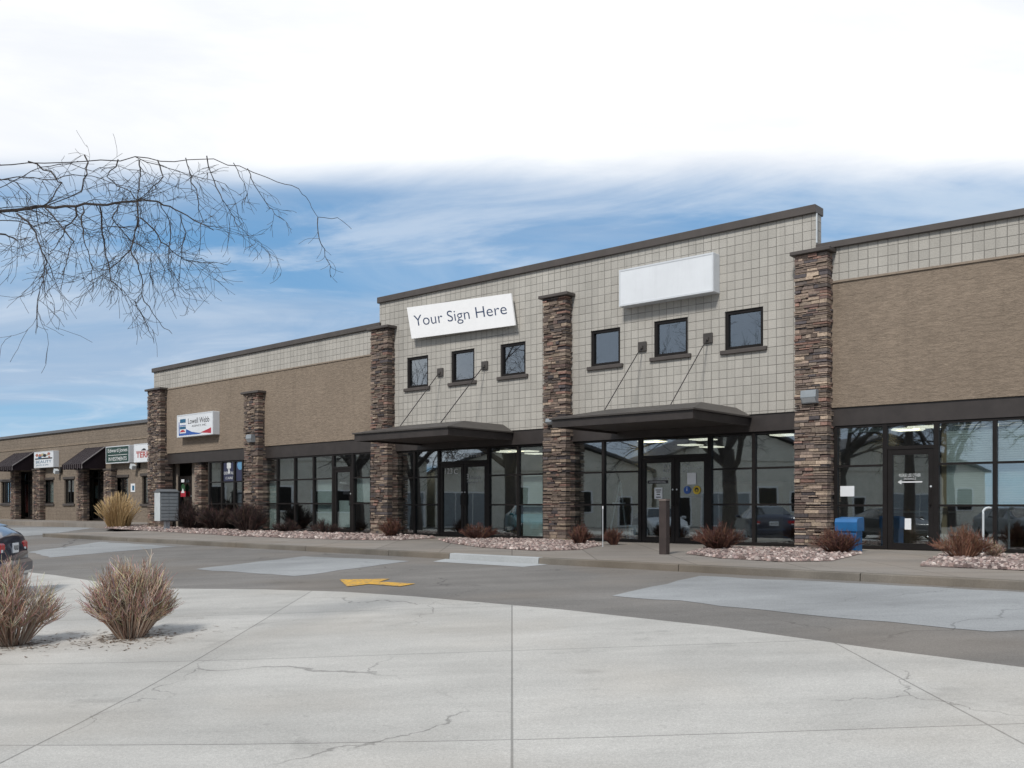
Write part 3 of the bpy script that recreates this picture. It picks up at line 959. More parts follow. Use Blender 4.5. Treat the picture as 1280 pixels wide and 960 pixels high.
# door lettering
def dzz(px, py, off=.1): return b.z(px, py, off)
def L(s, x0, y0, x1, y1, parent, m_, name='lettering'):
    o = .104
    return lettering(b, parent, s, b.u(x0, o), b.u(x1, o), b.z((x0 + x1) / 2, y1, o), b.z((x0 + x1) / 2, y0, o), o, m_, name)
def card(x0, y0, x1, y1, parent, m_, name='paper_notice', o=.106):
    xm = (x0 + x1) / 2
    return MB().box(b.u(x0, o), b.u(x1, o), o, o + .003, b.z(xm, y1, o), b.z(xm, y0, o)).build(name, m_, parent, b.M)
L('A C', 829, 580, 838.5, 584.5, d2a, M_FAINT); L('CO', 829, 586, 838.5, 590.5, d2a, M_FAINT)
L('+ SALES & SERVICE', 811, 596.5, 838, 600.0, d2a, M_FAINT)
card(809.5, 600.5, 834.5, 604.5, d2a, M_INK, 'dark_strip'); L('COMMERCIAL', 811.5, 601.6, 832.5, 603.6, d2a, M_LETTER)
card(818, 609.5, 828, 623.5, d2a, M_PAPER)
mb = MB()
for k, (x0, x1, y) in enumerate(((819.5, 826.5, 612.5), (820.5, 825.5, 615), (820.8, 825, 618), (820, 826, 621.5))):
    mb.box(b.u(x0, .105), b.u(x1, .105), .1035, .1055, b.z(823, y + .6, .105), b.z(823, y - .6, .105))
mb.build('notice_print', M_INK, d2a, b.M)
L('r al', 852, 578.5, 861, 581, d2b, M_FAINT); L('Mind Your Fit', 852.5, 583.0, 875, 586.2, d2b, M_LETTER); L('9 - 5', 853, 588.2, 860, 590.2, d2b, M_FAINT)
card(859, 591, 870, 605.5, d2b, M_PAPER)
def disc(px, py, r, parent, m_, name, o=.105):
    u, z = b.u(px, o), b.z(px, py, o)
    mb = MB(); mb.face([(u + r * math.cos(k * .3927), o, z + r * math.sin(k * .3927)) for k in range(16)])
    return mb.build(name, m_, parent, b.M)
disc(858.8, 612.5, .095, d2b, M_BLUE, 'blue_decal'); disc(870.8, 612.5, .105, d2b, M_YELLOW, 'yellow_decal')
disc(870.8, 612.2, .055, d2b, M_INK, 'yellow_decal_print', .1035); disc(870.8, 613, .028, d2b, M_YELLOW, 'yellow_decal_print', .1030)
mb = MB(); uu, zz = b.u(858.6, .103), b.z(858.6, 611, .103)
mb.face([(uu - .012, .103, zz), (uu + .008, .103, zz), (uu + .012, .103, zz - .05), (uu - .012, .103, zz - .05)]); mb.face([(uu - .01, .103, zz + .01), (uu + .012, .103, zz + .01), (uu + .012, .103, zz + .03), (uu - .01, .103, zz + .03)])
mb.build('blue_decal_print', M_LETTER, d2b, b.M)
L('OPEN WEEKDAYS', 852.5, 619.5, 880, 621.5, d2b, M_FAINT)
L('HEALTH', 556.5, 569.0, 576, 573.8, sf1, M_FAINT); L('CENTER', 577, 566.5, 602, 571.5, sf1, M_FAINT)
L('1123', 552.5, 585.5, 565.5, 592.5, d1a, M_LETTER); L('C', 567.5, 586, 572.5, 592.5, d1a, M_LETTER)
L('3', 582.5, 592.5, 586, 599, d1b, M_LETTER); L('hours', 588, 594, 600, 599, d1b, M_FAINT); L('Mon - Fri 9 - 5', 583, 601, 602, 604, d1b, M_FAINT)

# canopies: flat box with deep fascia, low hipped metal roof
def canopy(cx0, cx1, yl, yc, ybl, ybc, wallpx, ridge_h=0.26, inset=0.95):
    # depth found from where the right side meets the wall
    uw = b.u(wallpx)
    lo, hi = -5.0, 0.0
    for _ in range(50):
        md = (lo + hi) / 2
        if b.u(cx1, md) > uw: lo = md
        else: hi = md
    off = (lo + hi) / 2
    u0, u1 = b.u(cx0, off), uw
    z1 = (b.z(cx0, yl, off) + b.z(cx1, yc, off)) / 2; z0 = (b.z(cx0, ybl, off) + b.z(cx1, ybc, off)) / 2
    root = MB()
    t_ = .07
    root.box(u0, u1, off, off + t_, z0, z1).box(u0, u0 + t_, off + t_, 0.02, z0, z1).box(u1 - t_, u1, off + t_, 0.02, z0, z1)
    c = root.build('canopy', M_BRONZE, bld, b.M)
    mb = MB(); mb.box(u0 + t_, u1 - t_, off + t_, .02, z0 + .05, z0 + .09); mb.build('canopy_soffit', M_SOFFIT, c, b.M)
    o = .05
    A = [(u0 - o, off - o, z1 + .003), (u1 + o, off - o, z1 + .003), (u1 + o, 0, z1 + .003), (u0 - o, 0, z1 + .003)]
    E = [(p[0], p[1], p[2] + .035) for p in A]
    T = [(u0 + inset, off + inset, z1 + ridge_h), (u1 - inset * .35, off + inset, z1 + ridge_h), (u1 - inset * .35, 0, z1 + ridge_h), (u0 + inset, 0, z1 + ridge_h)]
    mb = MB(); mb.face(A[::-1]); mb.face(T)
    for lo_, hi_ in ((A, E), (E, T)):
        for i in range(4):
            j = (i + 1) % 4
            mb.face([lo_[i], lo_[j], hi_[j], hi_[i]])
    mb.build('canopy_roof', M_ROOFM, c, b.M)
    return c, off, u0, u1, z1 + ridge_h, inset
can1 = canopy(443, 560, 542.5, 535.2, 551, 544.5, 640)
can2 = canopy(690, 866, 524.5, 512.5, 534, 523.5, 937)
def tie(plate, foot, can):
    c, off, u0, u1, zt, inset = can
    pu, pz = b.uz(*plate); s = .122
    pl = MB().bbox(pu - s, pu + s, -.05, .0, pz - s, pz + s, .01).bbox(pu - .035, pu + .035, -.09, -.05, pz - .06, pz + .02, .008)
    p_ = pl.build('tie_plate', M_ROOFM, c, b.M)
    yo = off + inset + .02
    fu = b.u(foot[0], yo)
    MB().tube([(pu, -.08, pz - .03), (fu, yo, zt - .01)], .014, 6).build('tie_rod', M_BRONZE, p_, b.M)
tie((551, 465.5), (500, 531), can1); tie((606.5, 457), (550.5, 529), can1)
tie((803.5, 433.5), (755.5, 510.5), can2); tie((885.5, 423), (838, 506), can2)

# ---- left wing (frame BA)
b = BA
au0, au1 = b.u(192.5), .05
az = b.zm([(200, 458.5), (330, 432), (450, 408)], -.06); azb = b.zm([(200, 463.3), (330, 438), (450, 415)], -.06)
aband = b.zm([(200, 486), (330, 466), (450, 446.5)])
afas = b.zm([(201, 565.6), (298, 561), (325, 557.8), (461, 550.5)]); afasb = b.zm([(200, 579.7), (298, 575), (325, 573), (461, 566)])
MB().box(au0, au1, 0, .28, aband, azb + .02).box(au0, au0 + .28, .282, WD, 0, azb + .02).build('light_block_wall', M_LIGHT, bld, b.M)
MB().bbox(au0 - .08, au1, -.075, .36, azb, az, .012).build('parapet_cap', M_CAP, bld, b.M)
MB().box(au0, au1, -.03, .1, aband - .045, aband - .002).build('trim_ledge', M_TRIM, bld, b.M)
MB().box(au0, au1, -.005, .28, afas, aband - .047).build('tan_block_wall', M_TAN, bld, b.M)
MB().box(au0, au1, .03, .3, afasb, afas - .002).build('fascia', M_BRONZE, bld, b.M)
zsa = [.03, b.zm([(326, 629.8), (461, 629.2)], .1), b.zm([(326, 600.5), (461, 597.5)], .1), afasb - .03]
ua2 = [b.u(x, .1) for x in (325.5, 347.7, 369.6, 393, 417.4, 442.0, 465)]
dha = b.zm([(418, 586.5), (442, 585.5)], .1)
sfa2 = storefront(b, bld, ua2, zsa, mw=.085, rw=.05, door=(4, 5), doorh=dha)
da = glass_door(b, bld, ua2[4] + .053, ua2[5] - .053, .012, dha, handle='r')
for i, (k0, k1) in {0: (0, 2), 3: (0, 2), 5: (1, 2)}.items():
    blind(b, bld, ua2[i] + .05, ua2[i + 1] - .05, zsa[k0] + .05, zsa[k1] - .02, .2, True)
blind(b, bld, ua2[4] + .1, ua2[5] - .1, .2, zsa[1] + .1, .22, True)
u_am = b.u(312)
room(b, bld, u_am + .1, -.06, 8, 2.84, [(380, 586), (430, 583)])
L('PULL', 425, 602.4, 433.5, 604.4, da, M_LETTER); card(429, 606, 436, 618, da, M_INK, 'paper_notice')
L('', 0, 0, 1, 1, da, M_LETTER) if False else None
# recessed entrance of the far unit and its windows
ua1 = [b.u(x, .1) for x in (262.5, 278.2, 294.0, 304.5)]
sfa1 = storefront(b, bld, ua1, [.03, zsa[1], zsa[2], zsa[3]], mw=.1, rw=.05)
room(b, bld, au0 + .31, u_am - .1, 6.5, 2.84, [(286, 590)])
ue0, ue1 = b.u(203), ua1[0] - .06
mb = MB()
mb.box(ue1 - .12, ue1, .12, 0.45, .01, afasb + .1).box(ue0 - .1, ue0 + .05, .12, 0.45, .01, afasb + .1)
mb.box(ue0 + .05, ue1 - .12, .12, 0.45, afasb + .02, afasb + .1)
mb.box(ue0 + .05, b.u(222, 0.45), 0.45, 0.55, .01, afasb + .02).box(b.u(240, 0.45), ue1 - .12, 0.45, 0.55, .01, afasb + .02)
mb.build('entry_recess', plain('entry_plaster', (0.26, 0.22, 0.18), .9), bld, b.M)
dr = glass_door(b, bld, b.u(222.3, 0.45), b.u(239.8, 0.45), .012, 2.15, 0.50, 'r', .12)
mb = MB(); u_, z_ = b.u(228.5, 0.40), b.z(228.5, 609.5, 0.40)
mb.face([(u_ + .16 * math.cos(k * .5236), 0.41, z_ + .16 * math.sin(k * .5236)) for k in range(12)]); mb.build('wreath', plain('wreath_green', (0.02, 0.08, 0.03), .8), dr, b.M)
MB().box(u_ - .2, u_ + .2, 0.41, 0.42, b.z(228, 621, 0.41), b.z(228, 614, 0.41)).build('red_notice', M_RED, dr, b.M)
MB().box(u_ - .12, u_ + .12, 0.395, 0.405, z_ + .22, z_ + .34).build('paper_notice', M_PAPER, dr, b.M)
MB().face([(u_ - .14, 0.40, z_ - .22), (u_ + .14, 0.40, z_ - .22), (u_, 0.40, z_ - .02)]).build('white_notice', M_PAPER, dr, b.M)
stone_column(b, bld, b.u(243.5, .12), b.u(251.5, .12), .12, .55, 0, afasb, 31, cap=False, gain=1.0)
# posters in the far unit's windows
o = .09
def poster(x0, x1):
    p = MB().box(b.u(x0, o), b.u(x1, o), o, o + .004, zsa[2] + .02, zsa[3] - .05).build('window_poster', plain('poster_blue', (0.03, 0.035, 0.075), .6), sfa1, b.M)
    return p
poster(279.6, 292.6); poster(295.4, 303)
mb = MB(); u_, z_ = b.u(286, .085), b.z(286, 582, .085)
mb.face([(u_ + .17 * math.cos(k * .5236) * (1 if k % 2 else .8), .086, z_ + .16 * math.sin(k * .5236)) for k in range(12)])
mb.face([(u_ - .05, .086, z_ - .3), (u_ + .08, .086, z_ - .3), (u_ + .05, .086, z_ - .1), (u_ - .05, .086, z_ - .1)])
text_mesh(mb, 'DENTAL', b.u(280, .085), b.u(292.3, .085), b.z(286, 593.0, .085), b.z(286, 589.5, .085), .086)
text_mesh(mb, 'CARE', b.u(282, .085), b.u(291, .085), b.z(286, 599.0, .085), b.z(286, 596, .085), .086)
mb.build('poster_print', M_LETTER, sfa1, b.M)
mb = MB(); u_, z_ = b.u(300, .085), b.z(300, 581.5, .085)
mb.face([(u_ + .2 * math.cos(k * .5236), .086, z_ + .18 * math.sin(k * .5236)) for k in range(12)]); mb.build('blue_decal', plain('sky_blue_print', (0.12, 0.28, 0.45), .6), sfa1, b.M)

# ---- columns, front to back depth 0.3 proud of the wall
BB_ = BB
stone_column(BB, bld, BB.u(993.5, -.3), BB.u(1033.5, -.3), -.3, .35, 0, zcapb - .10, 11, capu=(.09, .08), gain=1.25)
stone_column(BB, bld, BB.u(679.0, -.28), BB.u(707.0, -.28), -.28, .30, 0, BB.zm([(679, 374), (709, 369)], -.28), 12)
stone_column(BA, bld, BB.u(463.5, -.28) - 0 if False else BA.u(463.5, -.28), BA.u(484.0, -.28), -.28, .30, 0, BA.zm([(463, 412.5), (486, 410.5)], -.28), 13)
stone_column(BA, bld, BA.u(305.0, -.28), BA.u(322.5, -.28), -.28, .30, 0, BA.zm([(305, 493), (324, 491)], -.28), 14)
stone_column(BA, bld, BA.u(184.5, -.28), BA.u(200.5, -.28), -.28, .25, 0, BA.zm([(184, 489), (202, 487)], -.28), 15)
# flat roof behind the parapets and back wall
mb = MB()
for q in (BC, BB, BA):
    u0, u1 = {id(BC): (0, cu1 - .31), id(BB): (tu0 + .3, -.01), id(BA): (au0 + .3, -.1)}[id(q)]
    y1 = WD - .5
    zr = {id(BC): zcap - .6, id(BB): zcap - .9, id(BA): az - .6}[id(q)]
    for A_, B_ in (((u0, .31), (u1, y1)),):
        P = [q.w(A_[0], A_[1], zr), q.w(B_[0], A_[1], zr), q.w(B_[0], B_[1], zr), q.w(A_[0], B_[1], zr)]
        G = [Vector((p.x, p.y, 0)) for p in P]
        mb.face(P); mb.face([G[2], G[3], P[3], P[2]])
mb.build('flat_roof', M_GREYD, bld)

# ---- wall lamps on the columns
def wall_pack(bay, px0, px1, py0, py1, off, label):
    u0, u1 = bay.u(px0, off - .12), bay.u(px1, off - .12)
    z0, z1 = bay.z(px0, py1, off - .12), bay.z(px0, py0, off - .12)
    t = thing('wall_lamp', bay.w((u0 + u1) / 2, off, z0), label, 'lamp', 'lamps on the stone columns')
    mb = MB(); zm = z0 + (z1 - z0) * .45
    mb.prism([(u0, off + .02, z0), (u0, off - .09, z0), (u0, off - .17, zm), (u0, off - .15, z1), (u0, off + .02, z1)], (u1 - u0, 0, 0))
    mb.build('lamp_housing', M_GREY, t, bay.M)
    MB().face([(u0 + .02, off - .099, z0 + .015), (u1 - .02, off - .099, z0 + .015), (u1 - .02, off - .176, zm - .01), (u0 + .02, off - .176, zm - .01)]).build('lamp_lens', M_GREYL, t, bay.M)
    return t
wall_pack(BB, 1001.5, 1020.5, 488.5, 504.5, -.31, 'large grey wall lamp on the tall right stone column')
wall_pack(BB, 683, 690, 523.5, 531, -.29, 'small pale wall lamp on the middle stone column under the canopy tip')
wall_pack(BA, 308.5, 315, 543.5, 553, -.29, 'small grey wall lamp on the short stone column right of the agent sign')

# ---- signs on the main building
b = BB
# blank cabinet
u0, u1 = b.u(774, -.3), b.u(892, -.3)
z0 = b.zm([(774, 382), (892, 366)], -.3); z1 = b.zm([(774, 336.5), (892, 316.5)], -.3)
wall_sign(b, u0, u1, z0, z1, .3, 'blank white sign cabinet high on the pale wall above the right canopy')
# tilted white board with navy words
t = None
ang = 0.0
o = -.22
cs = [b.uz(x, y, o) for x, y in ((514.5, 423.5), (644, 406.5), (638.5, 366.5), (508.5, 384.5))]
t = thing('wall_sign', b.w(sum(p[0] for p in cs) / 4, 0, min(p[1] for p in cs)), 'tilted flat white board reading Your Sign Here on the pale wall', 'sign')
mb = MB(); mb.prism([(p[0], o, p[1]) for p in cs], (0, .05, 0)); mb.build('sign_board', M_WHITE, t, b.M)
cu = sum(p[0] for p in cs) / 4; cz = sum(p[1] for p in cs) / 4
MB().box(cu - .8, cu - .7, o + .05, 0, cz - .15, cz + .1).box(cu + .7, cu + .8, o + .05, 0, cz - .1, cz + .15).build('standoff_bracket', M_GREYD, t, b.M)
mb = text_mesh(MB(), 'Your Sign Here', 0.055, 0.945, 0.27, 0.72, 0, bold=-0.006)
def bil(s_, t_):
    a = Vector(cs[0]).lerp(Vector(cs[1]), s_); c = Vector(cs[3]).lerp(Vector(cs[2]), s_); q = a.lerp(c, t_)
    return (q.x, o - .004, q.y)
mb.v = [bil(v[0], v[2]) for v in mb.v]
mb.build('lettering', M_NAVY, t, b.M)
# agent sign on the left wing
b = BA
o = -.28
u0, u1 = b.u(221.5, o), b.u(266.5, o)
z0 = b.zm([(221.5, 546.5), (266.5, 543.5)], o); z1 = b.zm([(221.5, 518.5), (266.5, 514.5)], o)
t, yf = wall_sign(b, u0, u1, z0, z1, .28, 'white illuminated agency sign with blue and red swoosh on the tan wall')
W_, H_ = u1 - u0, z1 - z0
P = lambda a, c, y=yf: (u0 + W_ * a, y, z0 + H_ * c)
mb = MB()
mb.face([P(.05, .07), P(.62, .07), P(.70, .10), P(.60, .13), P(.42, .2), P(.27, .34), P(.05, .34)], 0)
mb.face([P(.05, .34), P(.07, .34), P(.07, .68), P(.05, .68)], 0)
mb.face([P(.66, .13), P(.95, .06), P(.95, .31), P(.88, .26)], 1)
y2 = yf - .003
mb.face([P(.09, .64, y2), P(.25, .64, y2), P(.25, .80, y2), P(.09, .80, y2)], 2)
mb.face([P(.08, .36, y2), P(.255, .36, y2), P(.255, .47, y2), P(.08, .47, y2)], 2)
mb.face([P(.08, .17, y2), P(.26, .17, y2), P(.26, .34, y2), P(.08, .34, y2)], 3)
y3 = yf - .006
mb.face([P(.09, .22, y3), P(.245, .22, y3), P(.22, .29, y3), P(.17, .33, y3), P(.11, .29, y3)], 1)
mb.face([P(.08, .50, y2), P(.255, .50, y2), P(.255, .53, y2), P(.08, .53, y2)], 0)
mb.build('sign_logo', [M_BLUE, M_RED, M_TEAL, M_PAPER], t, b.M)
text_mesh(text_mesh(MB(), 'Lowell Webb', u0 + W_ * .32, u0 + W_ * .90, z0 + H_ * .56, z0 + H_ * .80, yf), 'AGENCY, INC', u0 + W_ * .42, u0 + W_ * .82, z0 + H_ * .40, z0 + H_ * .49, yf).build('lettering', M_INK, t, b.M)

# ------------------------------------------------------------------ FAR SINGLE STOREY BUILDING
b = BD
far = thing('shop_building', b.w(0, 0, .1), 'low brown block shop building with striped awnings at the far left', 'building')
fu0, fu1 = b.u(-420), b.u(240)
fz = b.zm([(0, 545.8), (100, 534.3), (183, 524.6)], -.06); fzb = b.zm([(0, 549.3), (183, 528.8)], -.06)
fband = b.zm([(0, 563), (183, 547.5)])
zb = .10
def fwin(x0, x1, y0, y1, depth=.12):
    return (b.u(x0), b.u(x1), b.z((x0 + x1) / 2, y1), b.z((x0 + x1) / 2, y0))
FW = [fwin(1.5, 12, 602, 629), fwin(51, 67, 600, 629.5), fwin(80.5, 92.5, 599, 629.5), fwin(142, 160, 597, 629.5), fwin(177.5, 189, 595, 630)]
FD = [fwin(19.5, 40.5, 589, 655), fwin(104.5, 129.5, 586.5, 655)]
FD = [(a, c, zb + .01, e) for a, c, d, e in FD]
FW += [(a - 8.6, c - 8.6, d, e) for a, c, d, e in (FW[1], FW[2])]
FD += [(FD[0][0] - 9.2, FD[0][1] - 9.2, FD[0][2], FD[0][3])]
mb = MB()
wall_mesh(mb, fu0, fu1, zb - .3, fzb + .02, 0, .25, FW + FD)
wall_mesh(mb, fu1 - .25, fu1, zb - .3, fzb + .02, .252, 10); wall_mesh(mb, fu0, fu0 + .25, zb - .3, fzb + .02, .252, 10)
mb.build('block_wall', M_TAN2, far, b.M)
MB().bbox(fu0 - .1, fu1 + .1, -.09, .34, fzb, fz, .015).build('parapet_cap', plain('grey_cap', (0.12, 0.12, 0.125), .5), far, b.M)
MB().box(fu0, fu1, -.03, .1, fband - .06, fband + .02).build('trim_band', M_TAN, far, b.M)
MB().face([(fu0 + .2, .3, fz - .7), (fu1 - .2, .3, fz - .7), (fu1 - .2, 10, fz - .7), (fu0 + .2, 10, fz - .7)]).build('flat_roof', M_GREYD, far, b.M)
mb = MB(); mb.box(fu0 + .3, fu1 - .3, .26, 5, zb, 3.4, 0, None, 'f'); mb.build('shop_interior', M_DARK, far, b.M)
for a, c, d, e in FW:
    mb = MB(); w_ = .07
    mb.box(a, a + w_, .08, .16, d, e).box(c - w_, c, .08, .16, d, e).box(a + w_, c - w_, .083, .157, d, d + w_).box(a + w_, c - w_, .083, .157, e - w_, e)
    mb.box((a + c) / 2 - .035, (a + c) / 2 + .035, .083, .157, d + w_, e - w_)
    f_ = mb.build('window_frame', M_FRAME, far, b.M)
    MB().box(a + w_ - .01, c - w_ + .01, .115, .125, d + w_ - .01, e - w_ + .01).build('window_pane', M_GLASS, f_, b.M)
    MB().bbox(a - .12, c + .12, -.07, .08, d - .12, d - .002, .01).build('window_sill', M_CAP, f_, b.M)
    MB().bbox(a - .12, c + .12, -.05, .08, e + .002, e + .14, .01).build('window_lintel', M_CAP, f_, b.M)
    if a > b.u(48) and a < b.u(60): blind(b, far, a + .1, c - .1, d + .05, e - .1, .2, True)
MB().box(b.u(5), b.u(9.5), .2, .21, b.z(7, 627, .2), b.z(7, 609, .2)).build('paper_notice', M_PAPER, far, b.M)
for a, c, d, e in FD:
    mb = MB(); w_ = .09
    mid = a + (c - a) * .52
    mb.box(a, a + w_, .25, .33, d, e).box(c - w_, c, .25, .33, d, e).box(mid - .06, mid + .06, .25, .33, d, e)
    mb.box(a + w_, c - w_, .253, .327, e - .1, e).box(a + w_, c - w_, .253, .327, d, d + .12).box(a + w_, c - w_, .253, .327, 2.35, 2.42)
    f_ = mb.build('shopfront_frame', M_FRAME, far, b.M)
    MB().box(a + w_, c - w_, .285, .295, d + .1, e - .09).build('glass_pane', M_GLASS, f_, b.M)
mb = MB()
MB().box(b.u(112, .35), b.u(116, .35), .6, .62, 1.2, 2.2).build('window_display', plain('display_orange', (0.35, 0.16, 0.05), .7), far, b.M)
MB().box(b.u(30, .35), b.u(35, .35), .34, .36, .5, 2.2).build('window_poster', plain('poster_red', (0.30, 0.07, 0.06), .7), far, b.M)
MB().box(b.u(119, .35), b.u(123, .35), .34, .36, 1.3, 2.0).build('window_poster', plain('poster_pale', (0.4, 0.4, 0.38), .7), far, b.M)
for i, (x0, x1) in enumerate(((13, 19.3), (41, 50), (95.5, 104.3), (130, 139))):
    stone_column(b, far, b.u(x0, -.3), b.u(x1, -.3), -.3, .02, zb - .2, b.z(x0, 588, -.3), 50 + i, capu=(.05, .05))
# awnings
def awning(wx0, wx1, wy, fy, drop_, off, name_label):
    u0, u1 = b.u(wx0), b.u(wx1)
    zt = b.z(wx1, wy); zf = b.z((wx0 + wx1) / 2 - 25, fy, off)
    mb = MB(); n = 10
    for k in range(n):
        a, c = u0 + (u1 - u0) * k / n, u0 + (u1 - u0) * (k + 1) / n
        s_ = (c - a) * .11
        for (p, q, mi) in ((a, c - s_, 0), (c - s_, c, 1)):
            mb.face([(p, -.01, zt), (q, -.01, zt), (q, off, zf), (p, off, zf)], mi)
            zz = zf - drop_ * (1.0 if k % 2 else .8)
            mb.face([(p, off, zf), (q, off, zf), (q, off - .01, zz), (p, off - .01, zz)], mi)
    for u in (u0, u1):
        mb.face([(u, -.01, zt), (u, off, zf), (u, off, zf - drop_ * .85), (u, -.01, zf - drop_ * .85)], 0)
    a_ = mb.build('awning', [M_AWN, M_AWNS], far, b.M)
    MB().tube([(u1 + .015, -.01, zt), (u1 + .015, off, zf), (u1 + .015, off, zf - drop_ * .8)], .03, 5).build('awning_trim', M_AWNS, a_, b.M)
awning(107, 132.3, 558, 580, .28, -1.25, '')
awning(18, 43.5, 564.5, 583, .28, -1.25, '')
awning(-95, -62, 577, 590, .28, -1.25, '')
# sidewalk of the far shops
mb = MB(); mb.prism([b.w(fu0, 0, -.2), b.w(fu1, 0, -.2), b.w(fu1, -3.2, -.2), b.w(fu0, -3.2, -.2)], (0, 0, .2 + zb))
tag(mb.build('far_sidewalk', M_WALK), kind='structure')
# its signs
def far_sign(x0, x1, py0, py1, label, face):
    o = -.3
    u0, u1 = b.u(x0, o), b.u(x1, o)
    z0 = b.z((x0 + x1) / 2, py1, o); z1 = b.z((x0 + x1) / 2, py0, o)
    t, yf = wall_sign(b, u0, u1, z0, z1, .3, label, face=face)
    return t, yf, u0, u1 - u0, z0, z1 - z0
t, yf, u0, W_, z0, H_ = far_sign(132.5, 161.5, 557.3, 579, 'green and white framed sign beside the right striped awning', M_GREEN)
mb = MB()
text_mesh(mb, 'Edward Jones', u0 + W_ * .09, u0 + W_ * .93, z0 + H_ * .58, z0 + H_ * .86, yf, bold=.01)
mb.face([(u0 + W_ * .1, yf, z0 + H_ * .46), (u0 + W_ * .93, yf, z0 + H_ * .46), (u0 + W_ * .93, yf, z0 + H_ * .49), (u0 + W_ * .1, yf, z0 + H_ * .49)])
text_mesh(mb, 'INVESTMENTS', u0 + W_ * .12, u0 + W_ * .90, z0 + H_ * .15, z0 + H_ * .36, yf, bold=.01)
mb.build('lettering', M_LETTER, t, b.M)
t, yf, u0, W_, z0, H_ = far_sign(167.5, 193, 554.2, 577.5, 'white sign with red letters partly hidden by the corner stone column', M_SIGNFACE)
mb = MB(); text_mesh(mb, 'TERI\'S', u0 + W_ * .12, u0 + W_ * .86, z0 + H_ * .24, z0 + H_ * .56, yf, bold=.03)
mb.face([(u0 + W_ * .1, yf, z0 + H_ * .57), (u0 + W_ * .9, yf, z0 + H_ * .57), (u0 + W_ * .9, yf, z0 + H_ * .60), (u0 + W_ * .1, yf, z0 + H_ * .60)])
mb.build('lettering', plain('salmon_red_print', (0.42, 0.10, 0.09), .6), t, b.M)
MB().face([(u0 + W_ * .36, yf, z0 + H_ * .63), (u0 + W_ * .62, yf, z0 + H_ * .63), (u0 + W_ * .56, yf, z0 + H_ * .72), (u0 + W_ * .47, yf, z0 + H_ * .74)]).build('sign_logo', M_INK, t, b.M)
t, yf, u0, W_, z0, H_ = far_sign(42.8, 67, 564.2, 584.5, 'white sign with a colourful picture beside the left striped awning', M_SIGNFACE)
P = lambda a, c, y=yf: (u0 + W_ * a, y, z0 + H_ * c)
rnd = random.Random(3); mb = MB()
mb.face([P(.06, .52), P(.94, .52), P(.94, .60), P(.06, .60)], 0)
for k in range(14):
    a, c, r = rnd.uniform(.12, .88), rnd.uniform(.62, .84), rnd.uniform(.05, .11)
    mb.face([P(a + r * math.cos(q * 1.047) * .8, c + r * math.sin(q * 1.047), yf - .001 * (k + 1)) for q in range(6)], rnd.choice([0, 1, 1, 2, 3]))
mb.build('sign_picture', [M_INK, plain('salmon_print', (0.38, 0.16, 0.12), .6), M_TEAL, plain('straw_print', (0.45, 0.38, 0.2), .6)], t, b.M)
text_mesh(text_mesh(MB(), 'BEAUTY', u0 + W_ * .1, u0 + W_ * .9, z0 + H_ * .28, z0 + H_ * .45, yf), 'SALON & SPA', u0 + W_ * .1, u0 + W_ * .75, z0 + H_ * .12, z0 + H_ * .21, yf).build('lettering', M_TEAL, t, b.M)
def flood(px, py, label):
    o = -.25
    u, z = b.uz(px, py, o)
    t = thing('flood_lamp', b.w(u, 0, z), label, 'lamp', 'lamps under the far signs')
    MB().bbox(u + .05, u + .25, -.12, 0, z - .12, z + .22, .02).build('lamp_bracket', M_FRAME, t, b.M)
    MB().prism([(u - .2, o - .1, z - .1), (u + .05, o - .1, z - .18), (u + .1, o - .1, z), (u - .1, o - .1, z + .12)], (0, .22, 0)).build('lamp_head', M_GREYL, t, b.M)
flood(70.5, 588.5, 'small white flood lamp under the picture sign'); flood(166.5, 582.5, 'small white flood lamp under the red lettered sign')
# white panel sign standing at a window
u_, z_ = b.uz(166, 610, -.02)
t = thing('notice_plate', b.w(u_, 0, z_), 'small white and blue plate on the wall behind the tall dry grass', 'sign')
MB().box(u_ - .22, u_ + .22, -.02, -.002, z_ - .2, z_ + .22).build('plate', M_PAPER, t, b.M)
MB().box(u_ - .05, u_ + .15, -.028, -.021, z_ - .12, z_ + .12).build('plate_print', M_TEAL, t, b.M)

# ------------------------------------------------------------------ street furniture
def zrot(p): return math.atan2(p.y, p.x)
# cluster mailbox
p = drop(208.5, 662.6, zwalk)
t = thing('cluster_mailbox', p, 'grey cluster mailbox on a pedestal beside the corner stone column', 'mailbox', rz=R(46))
WX, WY = .37, .23
z0, z1 = p.z + .34, p.z + 1.44
MM = Matrix.Translation((p.x, p.y, 0)) @ Matrix.Rotation(R(46), 4, 'Z')
mb = MB().bbox(-WX, WX, -WY, WY, z0, z1, .01); mb.build('mailbox_cabinet', M_GREYD, t, MM)  # dark grey puts shade into the gaps between the doors
MB().bbox(-WX - .012, -WX + .002, -WY - .0, WY, z0 + .01, z1 - .01, .004).build('lit_side_panel', M_GREYL, t, MM)  # light on the left side put into its paler grey
mb = MB(); mb.prism([(-WX - .03, -WY - .03, z1 + .002), (WX + .03, -WY - .03, z1 + .002), (WX + .03, WY + .03, z1 + .002), (-WX - .03, WY + .03, z1 + .002)], (0, 0, .03))
mb.prism([(-WX, -WY, z1 + .034), (-WX, WY, z1 + .034), (-WX, WY * .4, z1 + .12), (-WX, -WY * .2, z1 + .12)], (2 * WX, 0, 0))
mb.build('mailbox_roof', M_GREYD, t, MM)
